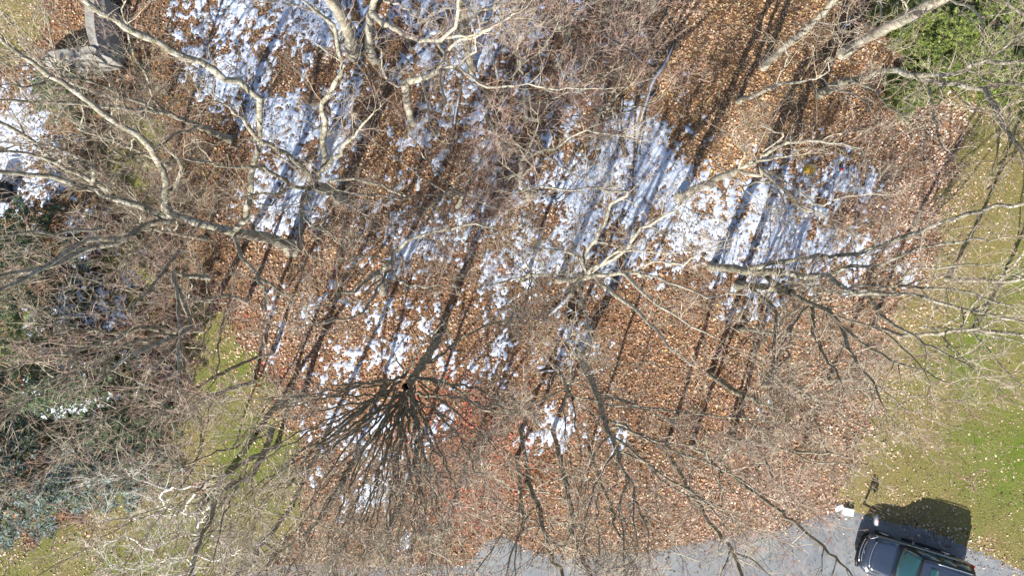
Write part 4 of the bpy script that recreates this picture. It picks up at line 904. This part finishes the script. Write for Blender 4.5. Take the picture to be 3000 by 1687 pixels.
for c_, s_ in [((0, 0, .015), (w_ * 2, d_ * 2, .03)), ((-w_, 0, h_ / 2), (.02, d_ * 2, h_)), ((w_, 0, h_ / 2), (.02, d_ * 2, h_)), ((0, -d_, h_ / 2), (w_ * 2 - .022, .02, h_)), ((0, d_, h_ / 2), (w_ * 2 - .022, .02, h_))]: b.box(c_, s_, bev=.005)
b.build("box_walls", M_white, root)
b = MB(); b.add([(-w_, d_, h_ + .01), (w_, d_, h_ + .012), (w_, -d_ * .9, h_ + .01), (-w_, -d_ * .9, h_ + .014), (0, .02, h_ - .07)], [(0, 4, 1), (1, 4, 2), (2, 4, 3), (3, 4, 0)]); b.build("lid", M_white, root)
root2 = empty("crumpled_paper", (g[0] - .42, g[1] + .16, .03), "crumpled white sheet of paper left of the white box", "paper", rz=.4)
xs = np.linspace(-.22, .22, 8); ys = np.linspace(-.13, .13, 6); X, Y = np.meshgrid(xs, ys); Z = .05 + rng.normal(0, .03, X.shape)
idx = np.arange(48).reshape(6, 8); F = np.stack([idx[:-1, :-1], idx[:-1, 1:], idx[1:, 1:], idx[1:, :-1]], -1).reshape(-1, 4); mesh_obj("sheet", np.stack([X, Y, Z], -1).reshape(-1, 3), F, M_white, root2)

# ------------------------------------------------------------------ the parked car (front towards -x in its own frame)
fx, fy, _ = W(2538.6, 1618, 1.1)
ang = math.radians(-17)
root = empty("parked_car", (fx, fy, 0), "dark navy SUV with chrome grille parked on the road at lower right", "car", rz=ang)
def ring_body(x, hw, zt, zb=.34, sh=.16):
    P_ = [(0, zt), (hw * .45, zt - .006), (hw * .78, zt - .03), (hw * .93, zt - .09), (hw, zt - sh - .06), (hw * 1.005, .80), (hw, .58), (hw * .985, .42), (hw * .93, zb)]
    return [(x, p[0], p[1]) for p in P_] + [(x, -p[0], p[1]) for p in reversed(P_[1:])]
b = MB(); sts = [(0.0, .62, .86, .42), (.03, .74, 1.00, .38), (.10, .84, 1.06, .36), (.22, .92, 1.10, .35), (.45, .975, 1.14, .34), (.8, 1.0, 1.165, .34), (1.2, 1.01, 1.185, .34), (1.6, 1.015, 1.20, .34), (2.4, 1.02, 1.20, .34),
                 (3.4, 1.02, 1.20, .34), (4.4, 1.015, 1.20, .34), (4.9, 1.0, 1.19, .35), (5.15, .97, 1.17, .36), (5.27, .92, 1.12, .38), (5.30, .85, 1.0, .42)]
b.loft([ring_body(*s_) for s_ in sts]); b.build("body", M_paint, root, True)
# hood: slightly domed panel with seams
def patch(name, rows, m, smooth=True, th=.012):
    b = MB(); top = [p for r_ in rows for p in r_]; n_ = len(rows[0]); k_ = len(rows)
    bot = [(p[0], p[1], p[2] - th) for p in top]; F = []
    for i in range(k_ - 1):
        for j in range(n_ - 1): a = i * n_ + j; F += [(a, a + 1, a + n_ + 1, a + n_), (k_ * n_ + a, k_ * n_ + a + n_, k_ * n_ + a + n_ + 1, k_ * n_ + a + 1)]
    ed = [(i, i + 1) for i in range(n_ - 1)] + [(i * n_ + n_ - 1, (i + 1) * n_ + n_ - 1) for i in range(k_ - 1)] + [((k_ - 1) * n_ + i + 1, (k_ - 1) * n_ + i) for i in range(n_ - 1)][::-1] + [((i + 1) * n_, i * n_) for i in range(k_ - 1)][::-1]
    F += [(b_, a_, k_ * n_ + a_, k_ * n_ + b_) for a_, b_ in ed]
    b.add(top + bot, F); return b.build(name, m, root, smooth)
ys_ = np.linspace(-1, 1, 9)
patch("hood", [[(x - .05 * (abs(y_) ** 3) * (1 if x > 1 else -1), y_ * w_, z_ + .035 * (1 - y_ * y_) + (.012 if .35 < abs(y_) < .7 else 0)) for y_ in ys_] for x, w_, z_ in [(.28, .78, 1.105), (.5, .83, 1.14), (.8, .86, 1.165), (1.15, .88, 1.19), (1.5, .89, 1.205)]], M_paint)
# grille surround and chrome bars, raked so that they show from above
patch("grille_surround", [[(.02 + x * .25 + .10 * abs(y_) ** 2.5, y_ * w_, z_) for y_ in ys_] for x, w_, z_ in [(-.75, .70, .66), (-.30, .74, .84), (.35, .76, 1.00), (.85, .78, 1.115)]], M_trim)
for i in range(5):
    t = i / 4; zz = .74 + .36 * t; xx = -.13 + .36 * t; wb = .60 + .06 * t
    b = MB(); b.tube([(xx + .10 * abs(y_) ** 2.5, y_ * wb, zz + .03) for y_ in ys_], .024, 6); b.build("grille_bar", M_chrome, root, True)
b = MB(); b.box((-.02, 0, .93), (.03, .16, .055), bev=.01); b.build("badge", M_chrome, root)
for s_ in (-1, 1):
    h_ = empty("headlight", (0, 0, 0)); h_.parent = root
    b = MB(); b.loft([[(x, s_ * y_, z_) for x, y_, z_ in [(.02 + k_, .70, .80), (.10 + k_, .86, .80), (.34 + k_, .945, .93), (.36 + k_, .90, 1.04), (.12 + k_, .75, 1.03), (.05 + k_, .68, .95)]] for k_ in (0, .03)]); bpy.data.objects.remove(h_); b.build("headlight", M_lens, root)
b = MB(); b.tube([(.06, -.9, .52), (-.05, -.6, .50), (-.09, 0, .50), (-.05, .6, .50), (.06, .9, .52)], .075, 8); b.build("front_bumper", M_trim, root, True)
b = MB(); b.tube([(5.26, -.9, .52), (5.36, -.6, .50), (5.39, 0, .50), (5.36, .6, .50), (5.26, .9, .52)], .075, 8); b.build("rear_bumper", M_paint, root, True)
# greenhouse
def gh(x, bw, tw, zt, zb=1.17):
    P_ = [(0, zt), (tw * .5, zt - .008), (tw * .88, zt - .03), (tw, zt - .08), (tw + (bw - tw) * .5, (zt + zb) / 2), (bw, zb)]
    return [(x, p[0], p[1]) for p in P_] + [(x, -p[0], p[1]) for p in reversed(P_[1:])]
b = MB(); b.loft([gh(1.50, .90, .86, 1.205), gh(1.75, .93, .80, 1.40), gh(2.1, .94, .74, 1.70), gh(2.30, .945, .72, 1.83), gh(2.6, .95, .72, 1.895), gh(3.4, .95, .72, 1.91), gh(4.4, .94, .71, 1.90), gh(4.85, .93, .69, 1.87), gh(5.02, .92, .68, 1.75), gh(5.18, .91, .80, 1.30)])
b.build("cabin_frame", M_trim, root, True)
patch("windshield", [[(x + .09 * y_ * y_, y_ * w_, z_ + .022 * (1 - y_ * y_)) for y_ in ys_] for x, w_, z_ in [(1.52, .82, 1.245), (1.72, .78, 1.415), (1.95, .74, 1.61), (2.17, .69, 1.80)]], M_glass)
patch("roof", [[(x, y_ * w_, z_ + .022 * (1 - y_ * y_)) for y_ in ys_] for x, w_, z_ in [(2.30, .66, 1.865), (2.6, .69, 1.903), (3.4, .69, 1.918), (4.4, .68, 1.908), (4.92, .66, 1.872)]], M_paint)
patch("sunroof", [[(x, y_ * .40, 1.945 + .006 * (1 - y_ * y_) - .002 * (x - 2.7)) for y_ in ys_] for x in (2.72, 2.92, 3.12)], M_glass)
for i in range(6):
    y0 = -.50 + i * .20; b = MB(); b.box((4.02, y0, 1.936), (1.45, .022, .014), bev=.004); b.build("roof_rib", M_paint, root)
for s_ in (-1, 1):
    b = MB(); b.tube([(2.95, s_ * .665, 1.90), (3.05, s_ * .665, 1.965), (3.8, s_ * .665, 1.975), (4.65, s_ * .66, 1.96), (4.78, s_ * .66, 1.885)], .022, 8); b.build("roof_rail", M_chrome, root, True)
    for (x0, x1) in ((2.35, 3.18), (3.26, 4.05), (4.13, 4.85)):
        q = lambda x, t: (x, s_ * (.952 - .215 * t), 1.22 + .58 * t)
        xa = x0 - (.42 if x0 < 2.4 else 0); b = MB(); vs = [q(xa, .03), q(x1, .03), q(x1 - (.12 if x1 > 4.8 else 0), .9), q(x0, .9)]
        b.add(vs + [(p[0], p[1] * .985, p[2] - .01) for p in vs], [(0, 1, 2, 3), (7, 6, 5, 4), (0, 4, 5, 1), (1, 5, 6, 2), (2, 6, 7, 3), (3, 7, 4, 0)]); b.build("side_window", M_glass, root)
    b = MB(); b.box((1.98, s_ * 1.13, 1.20), (.13, .25, .17), bev=.04); b.build("side_mirror", M_paint, root, True)
    b = MB(); b.tube([(1.75, s_ * .975, 1.185), (3.3, s_ * .985, 1.195), (5.0, s_ * .965, 1.185)], .012, 6); b.build("window_trim", M_chrome, root, True)
    b = MB(); b.box((3.0, s_ * 1.03, .40), (2.3, .16, .05), bev=.02); b.build("running_board", M_trim, root)
    for xd in (2.85, 3.85):
        b = MB(); b.box((xd, s_ * 1.035, 1.0), (.20, .03, .035), bev=.01); b.build("door_handle", M_chrome, root)
    for xw in (.95, 4.15):
        wy = s_ * .92; t_ = MB(); n = 24
        rr_ = [(.20, -.11), (.36, -.12), (.40, -.09), (.40, .09), (.36, .12), (.20, .11)]
        t_.loft([[(xw + r_ * math.cos(a), wy + o_, .40 + r_ * math.sin(a)) for a in [2 * math.pi * i / n for i in range(n)]] for r_, o_ in rr_]); w = t_.build("wheel", M_tyre, root, True)
        t_ = MB(); t_.loft([[(xw + r_ * math.cos(a), wy + s_ * o_, .40 + r_ * math.sin(a)) for a in [2 * math.pi * i / n for i in range(n)]] for r_, o_ in [(.26, .10), (.25, .125), (.07, .115)]]); r2 = t_.build("rim", M_chrome, w, True)
        t_ = MB(); t_.tube([(xw + .46 * math.cos(a), s_ * 1.015, .44 + .44 * math.sin(a)) for a in np.linspace(.1, math.pi - .1, 14)], .03, 6); t_.build("wheel_arch", M_trim, root, True)
    b = MB(); b.box((5.2, s_ * .90, 1.0), (.10, .10, .5), bev=.03); b.build("tail_light", M_red, root)
for yy in (-.35, .3):
    b = MB(); b.tube([(1.60, yy, 1.30), (1.66, yy + .25, 1.365), (1.70, yy + .48, 1.395)], .011, 5); b.build("wiper", M_trim, root, True)
for y0 in (-.79, .79):
    b = MB(); b.box((.9, y0, 1.165), (1.1, .014, .02)); b.build("hood_seam", M_trim, root)
b = MB(); b.box((1.50, 0, 1.215), (.10, 1.62, .03), bev=.01); b.build("cowl", M_trim, root)

print("tree tris", TRIS)
tt = 0
for o in bpy.data.objects:
    if o.type == 'MESH': tt += sum(len(p.vertices) - 2 for p in o.data.polygons) if len(o.data.polygons) < 5000 else len(o.data.loops) - 2 * len(o.data.polygons)
print("total tris", tt)
